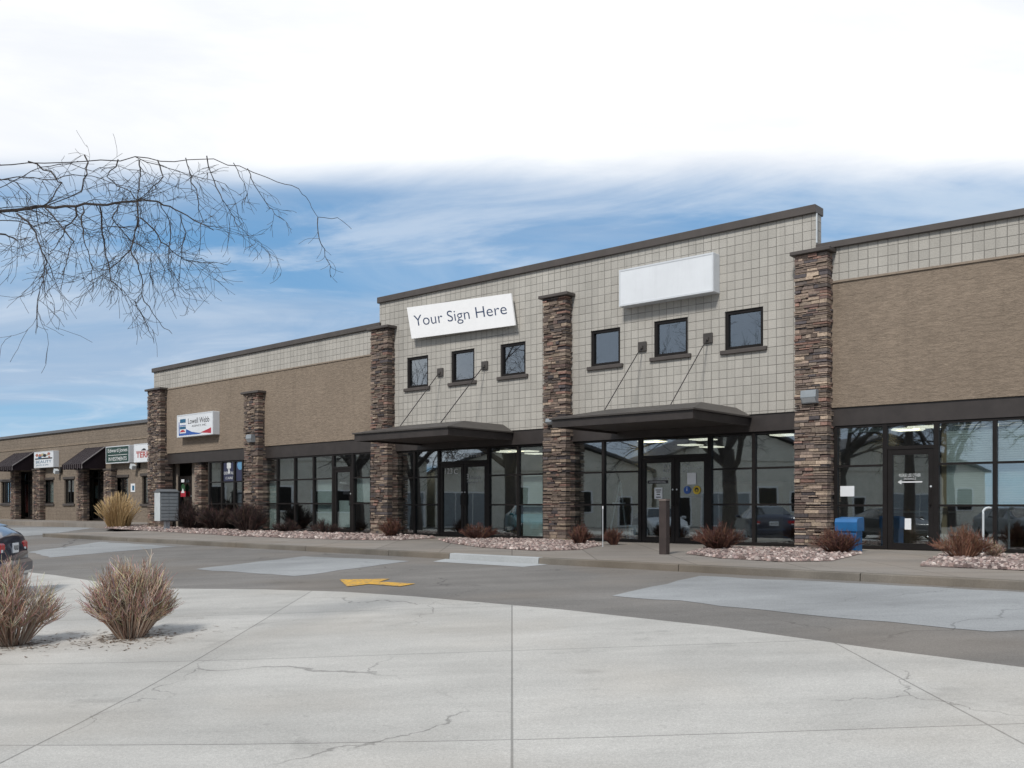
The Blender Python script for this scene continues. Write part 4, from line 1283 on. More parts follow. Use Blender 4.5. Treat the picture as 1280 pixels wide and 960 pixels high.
for r in range(8):
    for c_ in range(2):
        a = -WX + .03 + c_ * (WX - .03) + .005; h = (z1 - z0 - .05) / 8
        d_ = MB().bbox(a, a + WX - .04, -WY - .010, -WY + .002, z0 + .025 + r * h + .012, z0 + .025 + (r + 1) * h - .012, .004).build('mailbox_door', M_GREY, t, MM)
        MB().lathe([(.001, -.016), (.012, -.016), (.012, -.009)], 8, 'Y', (a + WX - .08, -WY, z0 + .025 + (r + .5) * h)).build('lock', M_GREYD, d_, MM)
MB().bbox(-.09, .09, -.08, .08, p.z + .02, z0 - .001, .01).bbox(-.16, .16, -.14, .14, p.z - .02, p.z + .02, .005).build('pedestal', M_GREYL, t, MM)
# steel bollard
p = drop(830.5, 692.8, zwalk)
t = thing('bollard', p, 'dark brown square steel bollard on the pavement before the right doors', 'bollard', rz=R(-38))
MM = Matrix.Translation(p) @ Matrix.Rotation(R(-38), 4, 'Z')
MB().bbox(-.078, .078, -.078, .078, -.02, 1.045, .008).build('bollard_post', plain('brown_steel', (0.045, 0.033, 0.030), .55, 0, .2, 5), t, MM)
MB().prism([(-.083, -.083, 1.046), (.083, -.083, 1.046), (.083, .083, 1.046), (-.083, .083, 1.046)], (0, 0, .035)).build('bollard_cap', plain('faded_cap', (0.16, 0.13, 0.115), .6), t, MM)
# blue newspaper box
p = drop(1062, 690.0, zwalk)
t = thing('newspaper_box', p, 'blue plastic newspaper box behind a red shrub beside the right stone column', 'newspaper box', rz=R(-38))
MM = Matrix.Translation(p) @ Matrix.Rotation(R(-38), 4, 'Z')
M_BOX = plain('blue_plastic', (0.02, 0.13, 0.33), .4, 0, .1, 4)
mb = MB(); mb.prism([(-.19, -.18, 0), (.19, -.18, 0), (.19, .18, 0), (-.19, .18, 0)], (0, 0, .42)); mb.build('box_body', M_BOX, t, MM)
mb = MB(); prof = [(-.21, .422), (-.23, .60), (-.19, .67), (.18, .70), (.21, .64), (.21, .422)]
mb.prism([(-.22, y, z) for y, z in prof], (.44, 0, 0)); mb.build('box_hood', M_BOX, t, MM)
MB().box(-.16, .16, -.186, -.181, .08, .36).build('box_door', plain('dark_blue_plastic', (0.012, 0.07, 0.2), .4), t, MM)
# pale curved pipe
p = drop(1229, 694, zwalk)
t = thing('vent_pipe', p, 'thin pale pipe with a bent top rising behind a tan shrub', 'pipe')
path = [(0, 0, 0), (0, 0, .78)] + [(.11 - .11 * math.cos(a), .02, .78 + .11 * math.sin(a)) for a in (.4, .8, 1.2, 1.6, 2.0)]
MM = Matrix.Translation(p)
MB().tube(path, .02, 8).build('pipe', M_GREYL, t, MM)
MB().bbox(-.05, .05, -.05, .05, -.01, .03, .005).build('pipe_base', M_GREYL, t, MM)
# white stake
p = drop(753.5, 683.5, zwalk)
t = thing('marker_stake', p, 'thin white stake between two low shrubs left of the right doors', 'stake')
MM = Matrix.Translation(p)
MB().tube([(0, 0, 0), (0, 0, .9)], .009, 6).build('stake', M_GREYL, t, MM)
MB().bbox(-.012, .012, -.02, .02, .86, .93, .004).build('stake_tip', M_WHITE, t, MM)
# easel inside
q = BB
uu = q.u(775, .6)
t = thing('display_easel', q.w(uu, .6, .005), 'white tripod easel standing inside the window left of the right doors', 'easel')
MB().tube([(uu - .3, .5, .005), (uu, .6, 1.55)], .018, 6).build('leg', M_WHITE, t, q.M)
MB().tube([(uu + .3, .5, .005), (uu, .6, 1.55)], .018, 6).build('leg', M_WHITE, t, q.M)
MB().tube([(uu, .95, .005), (uu, .63, 1.5)], .018, 6).build('leg', M_WHITE, t, q.M)
MB().box(uu - .2, uu + .2, .54, .56, .95, 1.0).build('crossbar', M_WHITE, t, q.M)
# small carton on the floor inside
uu = q.u(792, .35)
t = thing('carton', q.w(uu, .35, .005), 'small white carton on the floor inside the window beside the right doors', 'box')
MB().bbox(uu - .12, uu + .12, .3, .5, .01, .42, .006).build('carton_body', M_PAPER, t, q.M)
MB().box(uu - .05, uu + .06, .294, .299, .1, .3).build('carton_label', M_TEAL, t, q.M)
# counter and desk things in the shops
q = BC
uu = q.u(1140, 2.2)
t = thing('reception_desk', q.w(uu, 2.2, .005), 'pale reception desk seen through the right glass door', 'desk')
MB().bbox(uu - .7, uu + .9, 2.2, 2.7, .01, .75, .01).build('desk_body', plain('desk_wood', (0.16, 0.12, 0.09), .6), t, q.M)
MB().bbox(uu - .75, uu + .95, 2.15, 2.75, .752, .80, .01).build('desk_top', plain('desk_top', (0.45, 0.43, 0.4), .4), t, q.M)
q = BB
uu = q.u(940, 2.5)
t = thing('display_cabinet', q.w(uu, 2.5, .005), 'tan display cabinet inside the window right of the right doors', 'cabinet')
MB().bbox(uu - 1.0, uu + .8, 2.6, 3.1, .01, 1.5, .01).build('cabinet_body', plain('cabinet_wood', (0.34, 0.25, 0.16), .6), t, q.M)
MB().bbox(uu - 1.03, uu + .83, 2.57, 3.13, 1.503, 1.55, .01).build('cabinet_top', plain('cabinet_top', (0.22, 0.15, 0.1), .5), t, q.M)
# ------------------------------------------------------------------ shrubs and grass
def shrub(px, pyb, wpx, hpx, label, tones, seed, n=260, fn=zwalk, rad=.004, group='bare shrubs along the shop fronts', lean=(0, 0), br=5, name='shrub', twig=1.0, back=0.0):
    rnd = random.Random(seed)
    p = drop(px, pyb, fn)
    sc = p.y / F
    Wd, H = wpx * sc / 2, hpx * sc
    t = thing(name, p, label, 'shrub', group)
    mb = MB()
    CL = [(rnd.uniform(0, 6.283), math.sqrt(rnd.random()), rnd.uniform(.74, 1.06)) for _ in range(11)]
    for i in range(n):
        ca, ck, ch = rnd.choice(CL)
        a = ca + rnd.gauss(0, .38); k = min(1.08, abs(ck + rnd.gauss(0, .17)))
        bx, by = Wd * .55 * k * math.cos(a), Wd * .55 * k * math.sin(a)
        th = k * 1.12 + rnd.uniform(-.1, .1)
        a += rnd.uniform(-.5, .5)
        Lh = H * ch * (1.0 - .22 * k * k) * rnd.uniform(.66, 1.04)
        tip = Vector((bx + Wd * .62 * math.sin(th) * math.cos(a), by + Wd * .62 * math.sin(th) * math.sin(a), Lh * (.35 + .65 * max(.15, math.cos(th * .95)))))
        st0 = Vector((bx * .6, by * .6, 0)); md = st0.lerp(tip, .5) + Vector((rnd.uniform(-.12, .12) * Wd, rnd.uniform(-.12, .12) * Wd, H * .08 * k))
        col = rnd.choice(tones); kk = rnd.uniform(.7, 1.35); col = tuple(min(.8, c * kk) for c in col)
        mb.tube([st0, md, tip], [rad * 1.5, rad * 1.05, rad * .55], 3, 0, col, False)
        for j in range(br):
            f = rnd.uniform(.35, .98)
            s_ = st0.lerp(md, f * 2) if f < .5 else md.lerp(tip, f * 2 - 1)
            d = (tip - st0).normalized() + Vector((rnd.gauss(0, .5), rnd.gauss(0, .5), rnd.uniform(-.1, .5)))
            e = s_ + d.normalized() * H * rnd.uniform(.08, .26) * twig
            if e.z < .02: continue
            kn = s_.lerp(e, .55) + Vector((rnd.gauss(0, .012), rnd.gauss(0, .012), rnd.gauss(0, .012)))
            c2 = tuple(min(.8, c * rnd.uniform(.8, 1.25)) for c in col)
            mb.tube([s_, kn, e], [rad * .8, rad * .65, rad * .4], 3, 0, c2, False)
    mb.build('twigs', M_TWIG, t, Matrix.Translation(p))
    sm = MB()
    for k in range(7):
        a = k * .9
        sm.tube([(Wd * .1 * math.cos(a), Wd * .1 * math.sin(a), -.02), (Wd * .22 * math.cos(a), Wd * .22 * math.sin(a), H * .3)], [rad * 3.2, rad * 2], 5, 0, tuple(c * .7 for c in tones[0]))
    sm.build('stems', M_TWIG, t, Matrix.Translation(p))
    return t
def litter(px, py, w_, n, seed, fn=zlot):
    rn = random.Random(seed); c = drop(px, py, fn); mb = MB()
    for _ in range(n):
        r = abs(rn.gauss(0, w_)); a = rn.uniform(0, 6.283)
        x, y = c.x + r * math.cos(a), c.y + r * math.sin(a); z = fn((x, y)) + .008
        b_ = rn.uniform(0, 6.283); L_ = rn.uniform(.015, .07); wd_ = rn.uniform(.004, .014)
        dx, dy = math.cos(b_), math.sin(b_)
        k = rn.uniform(.4, 1.2)
        mb.face([(x - dx * L_ - dy * wd_, y - dy * L_ + dx * wd_, z), (x - dx * L_ + dy * wd_, y - dy * L_ - dx * wd_, z), (x + dx * L_, y + dy * L_, z + rn.uniform(0, .012))], 0, (.20 * k, .14 * k, .10 * k))
    return tag(mb.build('leaf_litter', M_TWIG), kind='stuff')
litter(163, 797, .42, 520, 61); litter(14, 806, .42, 420, 62)
TANR = [(0.38, 0.27, 0.205), (0.46, 0.355, 0.275), (0.33, 0.205, 0.155), (0.54, 0.45, 0.36), (0.26, 0.175, 0.13)]
REDB = [(0.085, 0.038, 0.030), (0.11, 0.05, 0.036), (0.065, 0.032, 0.028), (0.15, 0.075, 0.05)]
DARK = [(0.040, 0.026, 0.024), (0.055, 0.034, 0.030), (0.032, 0.024, 0.022), (0.075, 0.045, 0.038)]
RUST = [(0.15, 0.07, 0.045), (0.20, 0.10, 0.065), (0.11, 0.052, 0.036), (0.25, 0.14, 0.095)]
FG = 'tan shrubs in the foreground'
shrub(163, 797, 84, 108, 'round tan leafless shrub in the foreground right of the parked car', TANR, 5, 520, zlot, .0042, FG, br=9)
shrub(14, 806, 92, 102, 'tan leafless shrub in the foreground partly hiding the parked car', TANR, 6, 520, zlot, .0042, FG, br=9)
shrub(238, 662, 52, 37, 'dark leafless shrub right beside the grey cluster mailbox', DARK, 21, 420, rad=.008, br=7)
shrub(272, 662.5, 42, 34, 'middle dark leafless shrub of the row before the far recessed entrance', DARK, 22, 340, rad=.008, br=7)
shrub(310, 665, 44, 37, 'dark leafless shrub at the foot of the short stone column', DARK, 23, 380, rad=.008, br=7)
shrub(357, 666, 34, 19, 'low brown shrub before the left wing window second from the column', DARK, 24, 160, rad=.006)
shrub(406, 667.5, 34, 19, 'low brown shrub before the left wing single door', DARK, 25, 160, rad=.006)
shrub(489, 672, 26, 27, 'brown shrub against the tall stone column at the left canopy', REDB, 26, 180, rad=.006)
shrub(597, 674.5, 46, 22, 'low reddish shrub in the gravel before the left double doors', REDB, 27, 200, rad=.005)
shrub(723, 681, 34, 28, 'dark red shrub left of the thin white stake', REDB, 28, 200, rad=.005)
shrub(768, 681, 26, 24, 'small dark red shrub right of the thin white stake', REDB, 29, 150, rad=.005)
shrub(898, 687.5, 58, 36, 'reddish shrub in gravel right of the right double doors', REDB, 30, 300, rad=.0045)
shrub(1048, 692, 60, 34, 'reddish shrub in front of the blue newspaper box', REDB, 31, 300, rad=.0045)
shrub(1204, 698, 64, 42, 'rust coloured shrub right of the single right door', RUST, 32, 340, rad=.004)
shrub(1240, 697.5, 30, 22, 'small tan shrub at the foot of the thin pale pipe', TANR, 33, 130, rad=.004)
# dry ornamental grass
p = drop(148.5, 659.8, zwalk)
t = thing('ornamental_grass', p, 'tall clump of dry golden grass at the far end of the pavement', 'grass')
rnd = random.Random(8); mb = MB(); pl = MB()
for i in range(620):
    a = rnd.uniform(0, 6.283); k = math.sqrt(rnd.random())
    H = 1.50 * rnd.uniform(.55, 1.0) * (1 - .42 * k * k); out = (.16 + .26 * k) * k
    c = Vector((math.cos(a), math.sin(a), 0))
    P0, P1, P2 = c * .42 * k, c * (.42 * k + out * .4) + Vector((0, 0, H * .6)), c * (.42 * k + out) + Vector((rnd.gauss(0, .05), rnd.gauss(0, .05), H))
    col = rnd.choice([(0.36, 0.24, 0.115), (0.42, 0.29, 0.14), (0.29, 0.19, 0.095), (0.47, 0.34, 0.17)])
    mb.tube([P0, P1, P2], [.008, .006, .003], 3, 0, col, False)
    if i % 2 == 0:
        d = (P2 - P1).normalized()
        pl.tube([P2 - d * .04, P2 + d * .08, P2 + d * .2], [.006, .014, .002], 4, 0, rnd.choice([(0.52, 0.37, 0.19), (0.58, 0.43, 0.24)]), False)
mb.build('blades', M_TWIG, t, Matrix.Translation(p)); pl.build('plumes', M_TWIG, t, Matrix.Translation(p))

# ------------------------------------------------------------------ trees
def grow(mb, rnd, p, d, L, r, depth, droop, spread=.55, seg=4, minr=.0022, n=None):
    path = [p]; rads = [r]; q = p.copy(); dd = d.copy(); bend = Vector((rnd.gauss(0, .14), rnd.gauss(0, .1), rnd.gauss(0, .10)))
    for i in range(seg):
        dd = (dd + bend + Vector((rnd.gauss(0, .16), rnd.gauss(0, .16), rnd.gauss(0, .12) - droop)) ).normalized()
        q = q + dd * (L / seg)
        path.append(q.copy()); rads.append(max(minr, r * (1 - .6 * (i + 1) / seg)))
    mb.tube(path, rads, 5 if r > .02 else (4 if r > .008 else 3), 0, None, False)
    if depth <= 0: return
    for i in range(rnd.randint(3, 5) if n is None else n):
        f = rnd.uniform(.3, 1.0); k = min(seg - 1, int(f * seg)); ff = f * seg - k
        s_ = path[k].lerp(path[k + 1], min(1, ff))
        bd = (path[k + 1] - path[k]).normalized()
        nd = (bd + Vector((rnd.gauss(0, spread), rnd.gauss(0, spread), rnd.gauss(0, spread * .8)))).normalized()
        grow(mb, rnd, s_, nd, L * rnd.uniform(.42, .68), max(minr, rads[k] * .58), depth - 1, droop, spread, max(3, seg - 1), minr)

def atd(px, py, y): d = ray(px, py); return EYE + d * y

# overhanging tree: trunk stands out of the frame on the left, its boughs hang into it
tz0 = -.64
tr = thing('bare_tree', (-8.6, 7.6, tz0), 'leafless tree hanging its bare branches over the lot at the upper left', 'tree')
rnd = random.Random(12)
mb = MB()
mb.tube([(-8.6, 7.6, tz0), (-8.55, 7.6, tz0 + 1.2), (-8.45, 7.65, 2.4), (-8.3, 7.8, 4.2)], [.30, .22, .19, .16], 10)
mb.build('trunk', M_BARK, tr)
mb = MB()
Z = lambda x, y: (x * .35156, 200 + y * .35156)     # from an enlarged crop to photo pixels
def limb(pts, r0, r1, y0, y1, twigs=3, tl=.5, depth=2, droop=.10, start=None):
    P_ = [atd(*Z(x, y), y0 + (y1 - y0) * i / max(1, len(pts) - 1) + rnd.uniform(-.12, .12)) for i, (x, y) in enumerate(pts)]
    if start is not None: P_ = [Vector(s) for s in start] + P_
    N = len(P_)
    # finer, slightly wavering path
    Q = []
    for i in range(N - 1):
        L_ = (P_[i + 1] - P_[i]).length
        for k in range(3):
            f = k / 3.0; Q.append(P_[i].lerp(P_[i + 1], f) + (Vector((rnd.gauss(0, .035), rnd.gauss(0, .035), rnd.gauss(0, .035))) * min(1, L_) if k else Vector((0, 0, 0))))
    Q.append(P_[-1])
    rr = [r0 + (r1 - r0) * i / (len(Q) - 1) for i in range(len(Q))]
    mb.tube(Q, rr, 6 if r0 > .015 else 4, 0, None, False)
    for i in range(1, len(Q) - 1):
        for k in range(twigs if rnd.random() < .75 else 0):
            d = (Q[i + 1] - Q[i]).normalized()
            nd = (d + Vector((rnd.gauss(0, .7), rnd.gauss(0, .5), rnd.gauss(-.1, .6)))).normalized()
            grow(mb, rnd, Q[i], nd, tl * rnd.uniform(.4, 1.3), max(.0026, rr[i] * .4), depth, droop, .6, 6, .0019, 2)
    return Q
T0 = [(-8.3, 7.8, 4.2), (-7.2, 8.3, 4.05), (-6.0, 8.8, 3.85)]
limb([(-60, 190), (60, 178), (160, 165), (270, 165), (380, 160), (480, 148), (560, 147), (620, 175), (690, 215), (760, 250)], .020, .004, 9.0, 9.6, 1, .55, 2, .05, start=T0)
limb([(-60, 250), (20, 265), (60, 285), (110, 275)], .014, .004, 8.8, 9.0, 1, .35, 1, start=T0[:2])
limb([(270, 165), (272, 200), (235, 235), (225, 268), (190, 320), (170, 340)], .010, .003, 9.2, 9.1, 1, .42, 1)
limb([(490, 152), (492, 205), (480, 250), (465, 320), (430, 355), (390, 388), (340, 388)], .011, .003, 9.4, 9.3, 2, .45, 1)
limb([(465, 320), (492, 375), (507, 430), (505, 470), (480, 520)], .008, .003, 9.3, 9.5, 1, .25, 1)
limb([(505, 480), (540, 540), (575, 590), (612, 618)], .006, .0025, 9.4, 9.6, 0, .25, 1)
limb([(480, 500), (510, 560), (530, 610), (548, 652)], .006, .0025, 9.4, 9.6, 1, .2, 0)
limb([(355, 165), (362, 240), (372, 310), (390, 390), (395, 430), (440, 465), (480, 520)], .009, .0025, 9.2, 9.4, 1, .42, 1)
limb([(295, 165), (290, 230), (300, 290), (318, 340), (325, 400), (330, 470)], .008, .0025, 9.0, 8.8, 1, .42, 1)
limb([(60, 190), (100, 220), (130, 275), (148, 325), (168, 365), (150, 410), (140, 470), (130, 545)], .009, .0025, 8.6, 8.4, 2, .45, 1)
limb([(160, 170), (210, 225), (262, 290), (240, 350), (225, 420), (215, 460)], .007, .0025, 8.9, 8.7, 1, .42, 1)
limb([(420, 160), (400, 210), (440, 260), (470, 290), (540, 330), (535, 400), (545, 445)], .007, .0025, 9.5, 9.7, 2, .45, 1)
limb([(500, 205), (550, 250), (590, 300), (620, 330), (655, 355), (720, 365), (760, 362)], .008, .0025, 9.5, 9.9, 2, .45, 1)
limb([(570, 150), (600, 210), (605, 290), (600, 380), (650, 450), (675, 478)], .006, .0022, 9.6, 9.8, 1, .42, 1)
limb([(640, 190), (660, 260), (645, 320), (640, 400), (635, 450)], .006, .0022, 9.6, 9.8, 1, .42, 1)
# boughs above, entering from higher in the crown
T1 = [(-8.35, 7.7, 3.9), (-7.4, 8.4, 4.6), (-6.2, 8.9, 4.75)]
UP = limb([(-60, 30), (100, 10), (300, 5), (480, -12), (620, 6), (760, -4), (900, 44), (985, 78), (1062, 102), (1102, 152), (1130, 203), (1200, 205), (1250, 245)], .0075, .0028, 9.2, 10.4, 0, .4, 1, .22, start=T1)
limb([(-60, 95), (60, 60), (160, 70), (260, 52), (360, 66), (460, 95), (560, 130)], .007, .0025, 8.8, 9.5, 1, .42, 1, .14, start=T1[:2])
limb([(-60, 130), (20, 90), (110, 40), (210, 15), (330, 40), (420, 20), (520, 45), (610, 90), (700, 110)], .006, .0022, 9.0, 9.9, 1, .38, 1, .20, start=T1[:2])
limb([(480, -12), (600, 30), (700, 60), (800, 85), (860, 130)], .005, .0022, 9.6, 10.1, 1, .36, 1, .22)
limb([(-60, 215), (30, 215), (120, 235), (230, 215), (330, 250), (420, 235), (520, 265)], .007, .0022, 8.7, 9.3, 1, .42, 1, .06, start=T0[:2])
limb([(1130, 205), (1135, 280), (1155, 340), (1175, 378), (1176, 418)], .006, .0024, 10.2, 10.2, 1, .22, 0)
limb([(735, -15), (760, 70), (790, 140), (822, 190), (850, 238), (882, 268)], .007, .0024, 10.0, 10.1, 1, .42, 1)
limb([(660, -8), (680, 60), (702, 130), (716, 200), (714, 250), (708, 338)], .007, .0024, 9.9, 9.8, 1, .42, 1)
limb([(495, 0), (500, 50), (490, 120), (498, 205)], .007, .004, 9.6, 9.5, 2, .45, 1)
limb([(880, 30), (905, 90), (945, 150), (975, 190), (1010, 215)], .006, .0022, 10.1, 10.1, 1, .28, 1)
limb([(830, 10), (868, 80), (880, 120), (870, 160)], .005, .0022, 10.0, 10.1, 1, .25, 1)
limb([(100, 5), (180, 40), (220, 80), (160, 165)], .008, .006, 9.3, 9.1, 1, .4, 1)
limb([(300, -18), (310, 50), (290, 110), (160, 165)], .008, .006, 9.5, 9.1, 1, .4, 1)
limb([(0, 15), (-20, 60), (60, 80), (110, 130), (95, 165)], .006, .0025, 9.0, 9.0, 1, .4, 1)
limb([(420, -2), (380, 60), (440, 100), (500, 148)], .007, .004, 9.5, 9.5, 1, .4, 1)
limb([(560, 0), (580, 60), (530, 110), (480, 148)], .007, .004, 9.6, 9.5, 1, .4, 1)
mb.build('branches', M_BARK, tr)

def bare_tree(x, y, H, label, seed, group='bare trees across the parking lot'):
    z0 = zlot((x, y)); rn = random.Random(seed)
    t = thing('bare_tree', (x, y, z0), label, 'tree', group)
    MB().tube([(x, y, z0 - .1), (x + .1, y, z0 + H * .12), (x - .05, y + .1, z0 + H * .3)], [H * .034, H * .026, H * .022], 8).build('trunk', M_BARK, t)
    m_ = MB()
    for k in range(6):
        a = k * 1.05 + rn.uniform(-.3, .3)
        grow(m_, rn, Vector((x - .05, y + .1, z0 + H * (.2 + .02 * k))), Vector((math.cos(a) * .7, math.sin(a) * .7, .9)).normalized(), H * .40, H * .013, 4, -.03, .55, 4, .006, 4)
    m_.build('branches', M_BARK, t)
for i, (x, y, H, lb) in enumerate(((-21, 12, 15, 'stout bare tree mirrored in the left shop windows'), (-24, 1, 14, 'bare tree mirrored in the right shop windows'), (-31, 22, 16, 'tall bare tree mirrored beside the far wing windows'), (-15, -8, 13, 'bare tree mirrored in the single right door'), (-34, -14, 15, 'bare tree mirrored beyond the parked cars'), (-30, 33, 13, 'bare tree mirrored in the left wing windows'), (-33, 45, 14, 'bare tree mirrored in the farthest shop windows'), (-27, 28, 12, 'slender bare tree mirrored beside the left wing door'))):
    bare_tree(x, y, H, lb, 40 + i)

# house across the lot, only seen mirrored in the glass
hs = thing('gabled_house', (-46, 4, -.64), 'cream gabled building across the lot mirrored in the shop glass', 'building')
M_CREAM = plain('cream_siding', (0.76, 0.73, 0.64), .8, var=.08, nscale=2)
M_SHING = plain('grey_shingle', (0.10, 0.095, 0.10), .9, var=.2, nscale=3)
for i, (y0, y1, h) in enumerate(((-22, -4, 3.6), (-3.6, 10, 4.2), (10.4, 26, 3.4), (26.6, 41, 4.0), (41.5, 60, 3.5))):
    MB().box(-52, -40, y0, y1, -.66, h).build('wall', M_CREAM, hs)
    ym = (y0 + y1) / 2
    mb = MB(); o_ = .6
    A = [(-39.4, y0 - .15, h - .1), (-39.4, y1 + .15, h - .1), (-39.4, ym, h + 2.7)]
    mb.prism([(-39.9, y0, h), (-39.9, y1, h), (-39.9, ym, h + 2.45)], (-12, 0, 0), 1)
    for a, c in ((A[0], A[2]), (A[2], A[1])):
        mb.prism([a, c, (c[0], c[1], c[2] + .2), (a[0], a[1], a[2] + .2)], (-13, 0, 0), 0)
    mb.build('roof', [M_SHING, M_CREAM], hs)
    for k in range(4):
        yy = y0 + 2 + k * (y1 - y0 - 4) / 3
        ww, za, zb_ = ((.8, .5, 2.3), (1.5, .4, 2.0), (.55, -.6, 1.6), (1.9, -.6, 1.9))[(k * 3 + i) % 4]
        f_ = MB().box(-40.05, -39.92, yy - ww, yy + ww, za, zb_).build('window', M_WHITE, hs)
        n_ = max(1, int(ww * 1.6))
        for q in range(n_):
            y_a = yy - ww + .1 + q * (2 * ww - .2) / n_
            MB().box(-39.92, -39.90, y_a + .03, y_a + (2 * ww - .2) / n_ - .03, za + .1, zb_ - .1).build('pane', M_FRAME if ww < 1.6 else M_GREY, f_)

# ------------------------------------------------------------------ cars
def paint(name, col):
    m, t_, p_ = mat(name)
    p_.inputs['Base Color'].default_value = (*col, 1)
    p_.inputs['Roughness'].default_value = .28
    p_.inputs['Metallic'].default_value = .25
    p_.inputs['Coat Weight'].default_value = .8
    p_.inputs['Coat Roughness'].default_value = .05
    n = t_.noise(objc(t_), 120, 2); k = t_.ramp(n, .3, .7, .9, 1.1)
    t_.l.new(t_.mix(1, col, t_.comb(k, k, k), 'MULTIPLY'), p_.inputs['Base Color'])
    return m
M_CARGLASS = plain('car_glass', (0.02, 0.022, 0.025), .05, 0, .02, 2, spec=.9)
M_TAIL = plain('tail_lens', (0.45, 0.012, 0.02), .15, 0, .1, 12)
M_TYRE = plain('tyre_rubber', (0.018, 0.018, 0.018), .85)
M_RIM = plain('rim_alloy', (0.45, 0.46, 0.48), .3, .8)
M_NAVYCAR = paint('navy_paint', (0.012, 0.018, 0.05))
def car(loc, rz, label, pm, plate='742 KLR'):
    t = thing('parked_car', loc, label, 'car', 'cars parked on the lot', rz)
    Mx = Matrix.Translation(loc) @ Matrix.Rotation(rz, 4, 'Z')
    # stations along x (front at -x): half width at sill, belt; belt height, roof half width and height
    S = [(-2.28, .62, .60, .56, .56, .62), (-2.2, .78, .74, .66, .70, .70), (-1.6, .88, .85, .84, .80, .88), (-.95, .90, .88, .93, .82, .97),
         (-.80, .90, .88, .94, .78, 1.02), (-.10, .90, .88, .96, .60, 1.40), (.45, .90, .88, .97, .60, 1.45), (1.0, .90, .88, .98, .58, 1.40),
         (2.00, .89, .87, 1.00, .70, 1.11), (2.08, .88, .86, 1.00, .74, 1.06), (2.16, .84, .82, .98, .74, 1.02), (2.22, .80, .78, .92, .72, .96), (2.27, .78, .76, .70, .72, .74)]
    mb = MB(); rings = []
    for (x, ws, wb, zb_, wr, zr) in S:
        half = [(0, .20), (ws * .92, .20), (ws, .34), (ws * 1.01, .62 if zb_ > .7 else zb_ * .9), (wb, zb_), (wr, zr), (wr * .55, zr + .03), (0, zr + .035)]
        ring = half + [(-y, z) for y, z in half[-2:0:-1]]
        rings.append([(x, y, z) for y, z in ring])
    n = len(rings[0]); bidx = len(mb.v)
    for rg in rings: mb.v += rg
    for i in range(len(rings) - 1):
        for k in range(n):
            k2 = (k + 1) % n
            mb.f.append((bidx + i * n + k, bidx + i * n + k2, bidx + (i + 1) * n + k2, bidx + (i + 1) * n + k)); mb.mi.append(0); mb.c.append(None)
    mb.f.append(tuple(bidx + k for k in range(n))); mb.mi.append(0); mb.c.append(None)
    e = bidx + (len(rings) - 1) * n
    mb.f.append(tuple(e + k for k in range(n))); mb.mi.append(0); mb.c.append(None)
    body = mb.build('body', pm, t, Mx, smooth=True)
    bv = body.modifiers.new('bevel', 'BEVEL'); bv.width = .03; bv.segments = 2; bv.limit_method = 'ANGLE'; bv.angle_limit = R(25)
    def Q(i, k, f=1.0): return Vector(rings[i][k])
    def panel(pts, name, m_, off=.006, shrink=.06, parent=t):
        P_ = [Vector(p) for p in pts]; c = sum(P_, Vector()) / len(P_)
        nrm = (P_[1] - P_[0]).cross(P_[2] - P_[0]).normalized()
        if nrm.dot(c - Vector((c.x * .9, 0, .6))) < 0: nrm = -nrm
        P_ = [p.lerp(c, shrink) + nrm * off for p in P_]
        m2 = MB(); m2.prism([p - nrm * .02 for p in P_], nrm * .02)
        return m2.build(name, m_, parent, Mx)
    # windscreen and rear window
    panel([Q(4, 5), Q(4, n - 5), Q(5, n - 5), Q(5, 5)], 'windscreen', M_CARGLASS, .035, .05)
    panel([Q(7, 5), Q(7, n - 5), Q(8, n - 5), Q(8, 5)], 'rear_window', M_CARGLASS, .035, .05)
    for sd in (0, 1):
        kk = (4, 5) if sd == 0 else (n - 4, n - 5)
        for i0, i1 in ((5, 6), (6, 7)):
            panel([Q(i0, kk[0]), Q(i1, kk[0]), Q(i1, kk[1]), Q(i0, kk[1])], 'side_window', M_CARGLASS, .006, .08)
    for y0, y1 in ((-.80, -.50), (.50, .80)):
        l_ = MB(); l_.bbox(2.13, 2.262, y0, y1, .72, .90, .03); l_ = l_.build('taillight', M_TAIL, t, Mx)
        MB().bbox(2.22, 2.268, y0 + .06, y1 - .14, .74, .80, .01).build('reverse_lens', M_PAPER, l_, Mx)
        MB().bbox(-2.26, -2.1, y0, y1, .56, .68, .03).build('headlight', M_PAPER, t, Mx)
    pl_ = MB().bbox(2.262, 2.285, -.16, .16, .72, .88, .006).build('licence_plate', M_PAPER, t, Mx)
    # plate characters, facing the rear
    tm = text_mesh(MB(), plate, -.13, .13, .765, .84, 0, bold=.02); tm.v = [(2.288, v[0], v[2]) for v in tm.v]; tm.build('plate_number', M_INK, pl_, Mx)
    MB().bbox(2.16, 2.34, -.82, .82, .36, .60, .05).build('rear_bumper', pm, t, Mx)
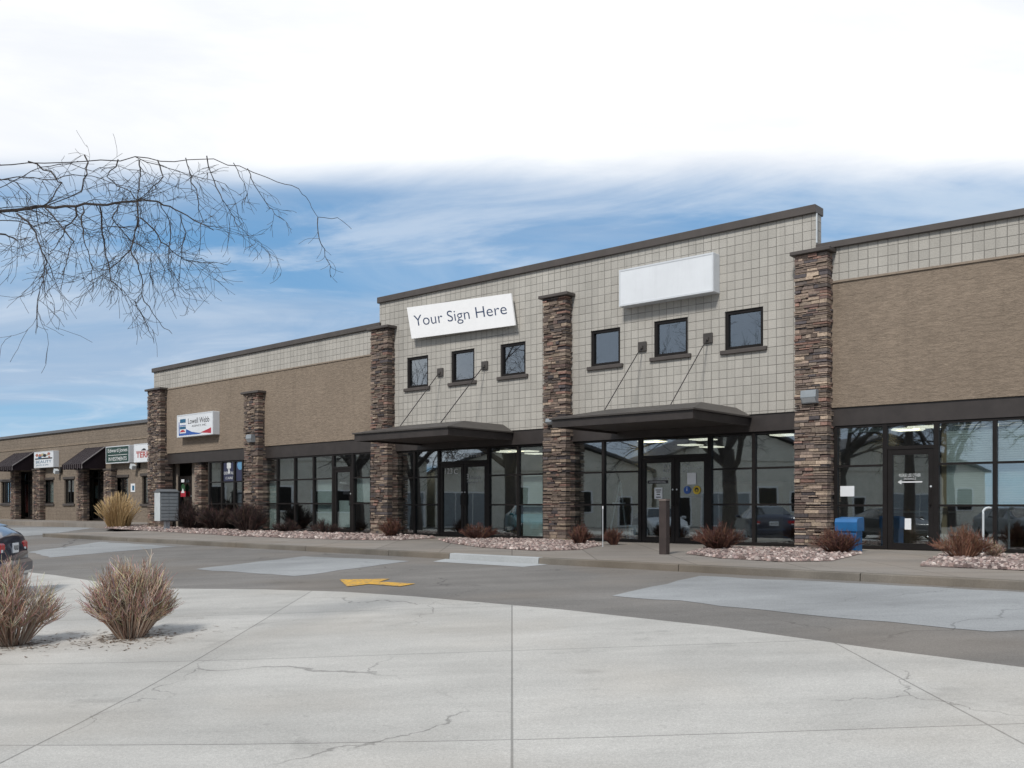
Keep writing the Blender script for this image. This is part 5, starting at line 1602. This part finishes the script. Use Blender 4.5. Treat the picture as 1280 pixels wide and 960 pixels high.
    MB().bbox(-2.36, -2.1, -.78, .78, .28, .50, .05).build('front_bumper', pm, t, Mx)
    for sx_, sy_ in ((-1.4, -1), (-1.4, 1), (1.4, -1), (1.4, 1)):
        yw = sy_ * .80
        prof = [(.20, -.10), (.30, -.10), (.325, -.07), (.325, .07), (.30, .10), (.20, .10)]
        wv = MB().lathe(prof, 22, 'Y', (sx_, yw, .325)).build('wheel', M_TYRE, t, Mx, smooth=True)
        rm = MB()
        rm.lathe([(.205, -.08), (.205, .08)], 20, 'Y', (sx_, yw, .325))
        yo = yw + sy_ * .085
        for k in range(5):
            a = k * 1.2566
            rm.tube([(sx_, yo, .325), (sx_ + .2 * math.cos(a), yo, .325 + .2 * math.sin(a))], [.035, .025], 5)
        rm.build('rim', M_RIM, wv, Mx)
    for sy_ in (-1, 1): MB().bbox(-.78, -.62, sy_ * .90 - .09, sy_ * .90 + .09, .98, 1.10, .03).build('side_mirror', pm, t, Mx)
    return t
p = drop(0, 757)
cx_, cy_ = -7.9, 14.9
rzc = R(13)
rear = Vector((2.28, 0, 0)); rear.rotate(Matrix.Rotation(rzc, 3, 'Z'))
zg = zlot((cx_, cy_))
car((cx_ - rear.x - .10, cy_ + .45 - rear.y, zg), rzc, 'navy blue sedan parked at the left edge with its rear to the lot', M_NAVYCAR)
for i, (x, y, a, lb, c) in enumerate(((-15.5, 17.5, 185, 'silver car mirrored in the glass of the left double doors', (.42, .44, .46)), (-14.5, 9.5, 176, 'white car mirrored in the right shop windows', (.66, .67, .67)), (-15.8, 23.5, 182, 'teal car mirrored in the window beside the middle stone column', (.02, .17, .2)), (-13.8, 4.6, 180, 'black car mirrored beside the right double doors', (.02, .02, .024)), (-13.0, -1.5, 184, 'grey car mirrored in the single right door', (.2, .21, .22)))):
    car((x, y, zlot((x, y))), R(a), lb, paint(['silver_paint', 'white_car_paint', 'teal_paint', 'black_paint', 'grey_car_paint'][i], c), ['281 VNT', '518 QDA', '903 HBE', '367 TWS', '154 RCF'][i])
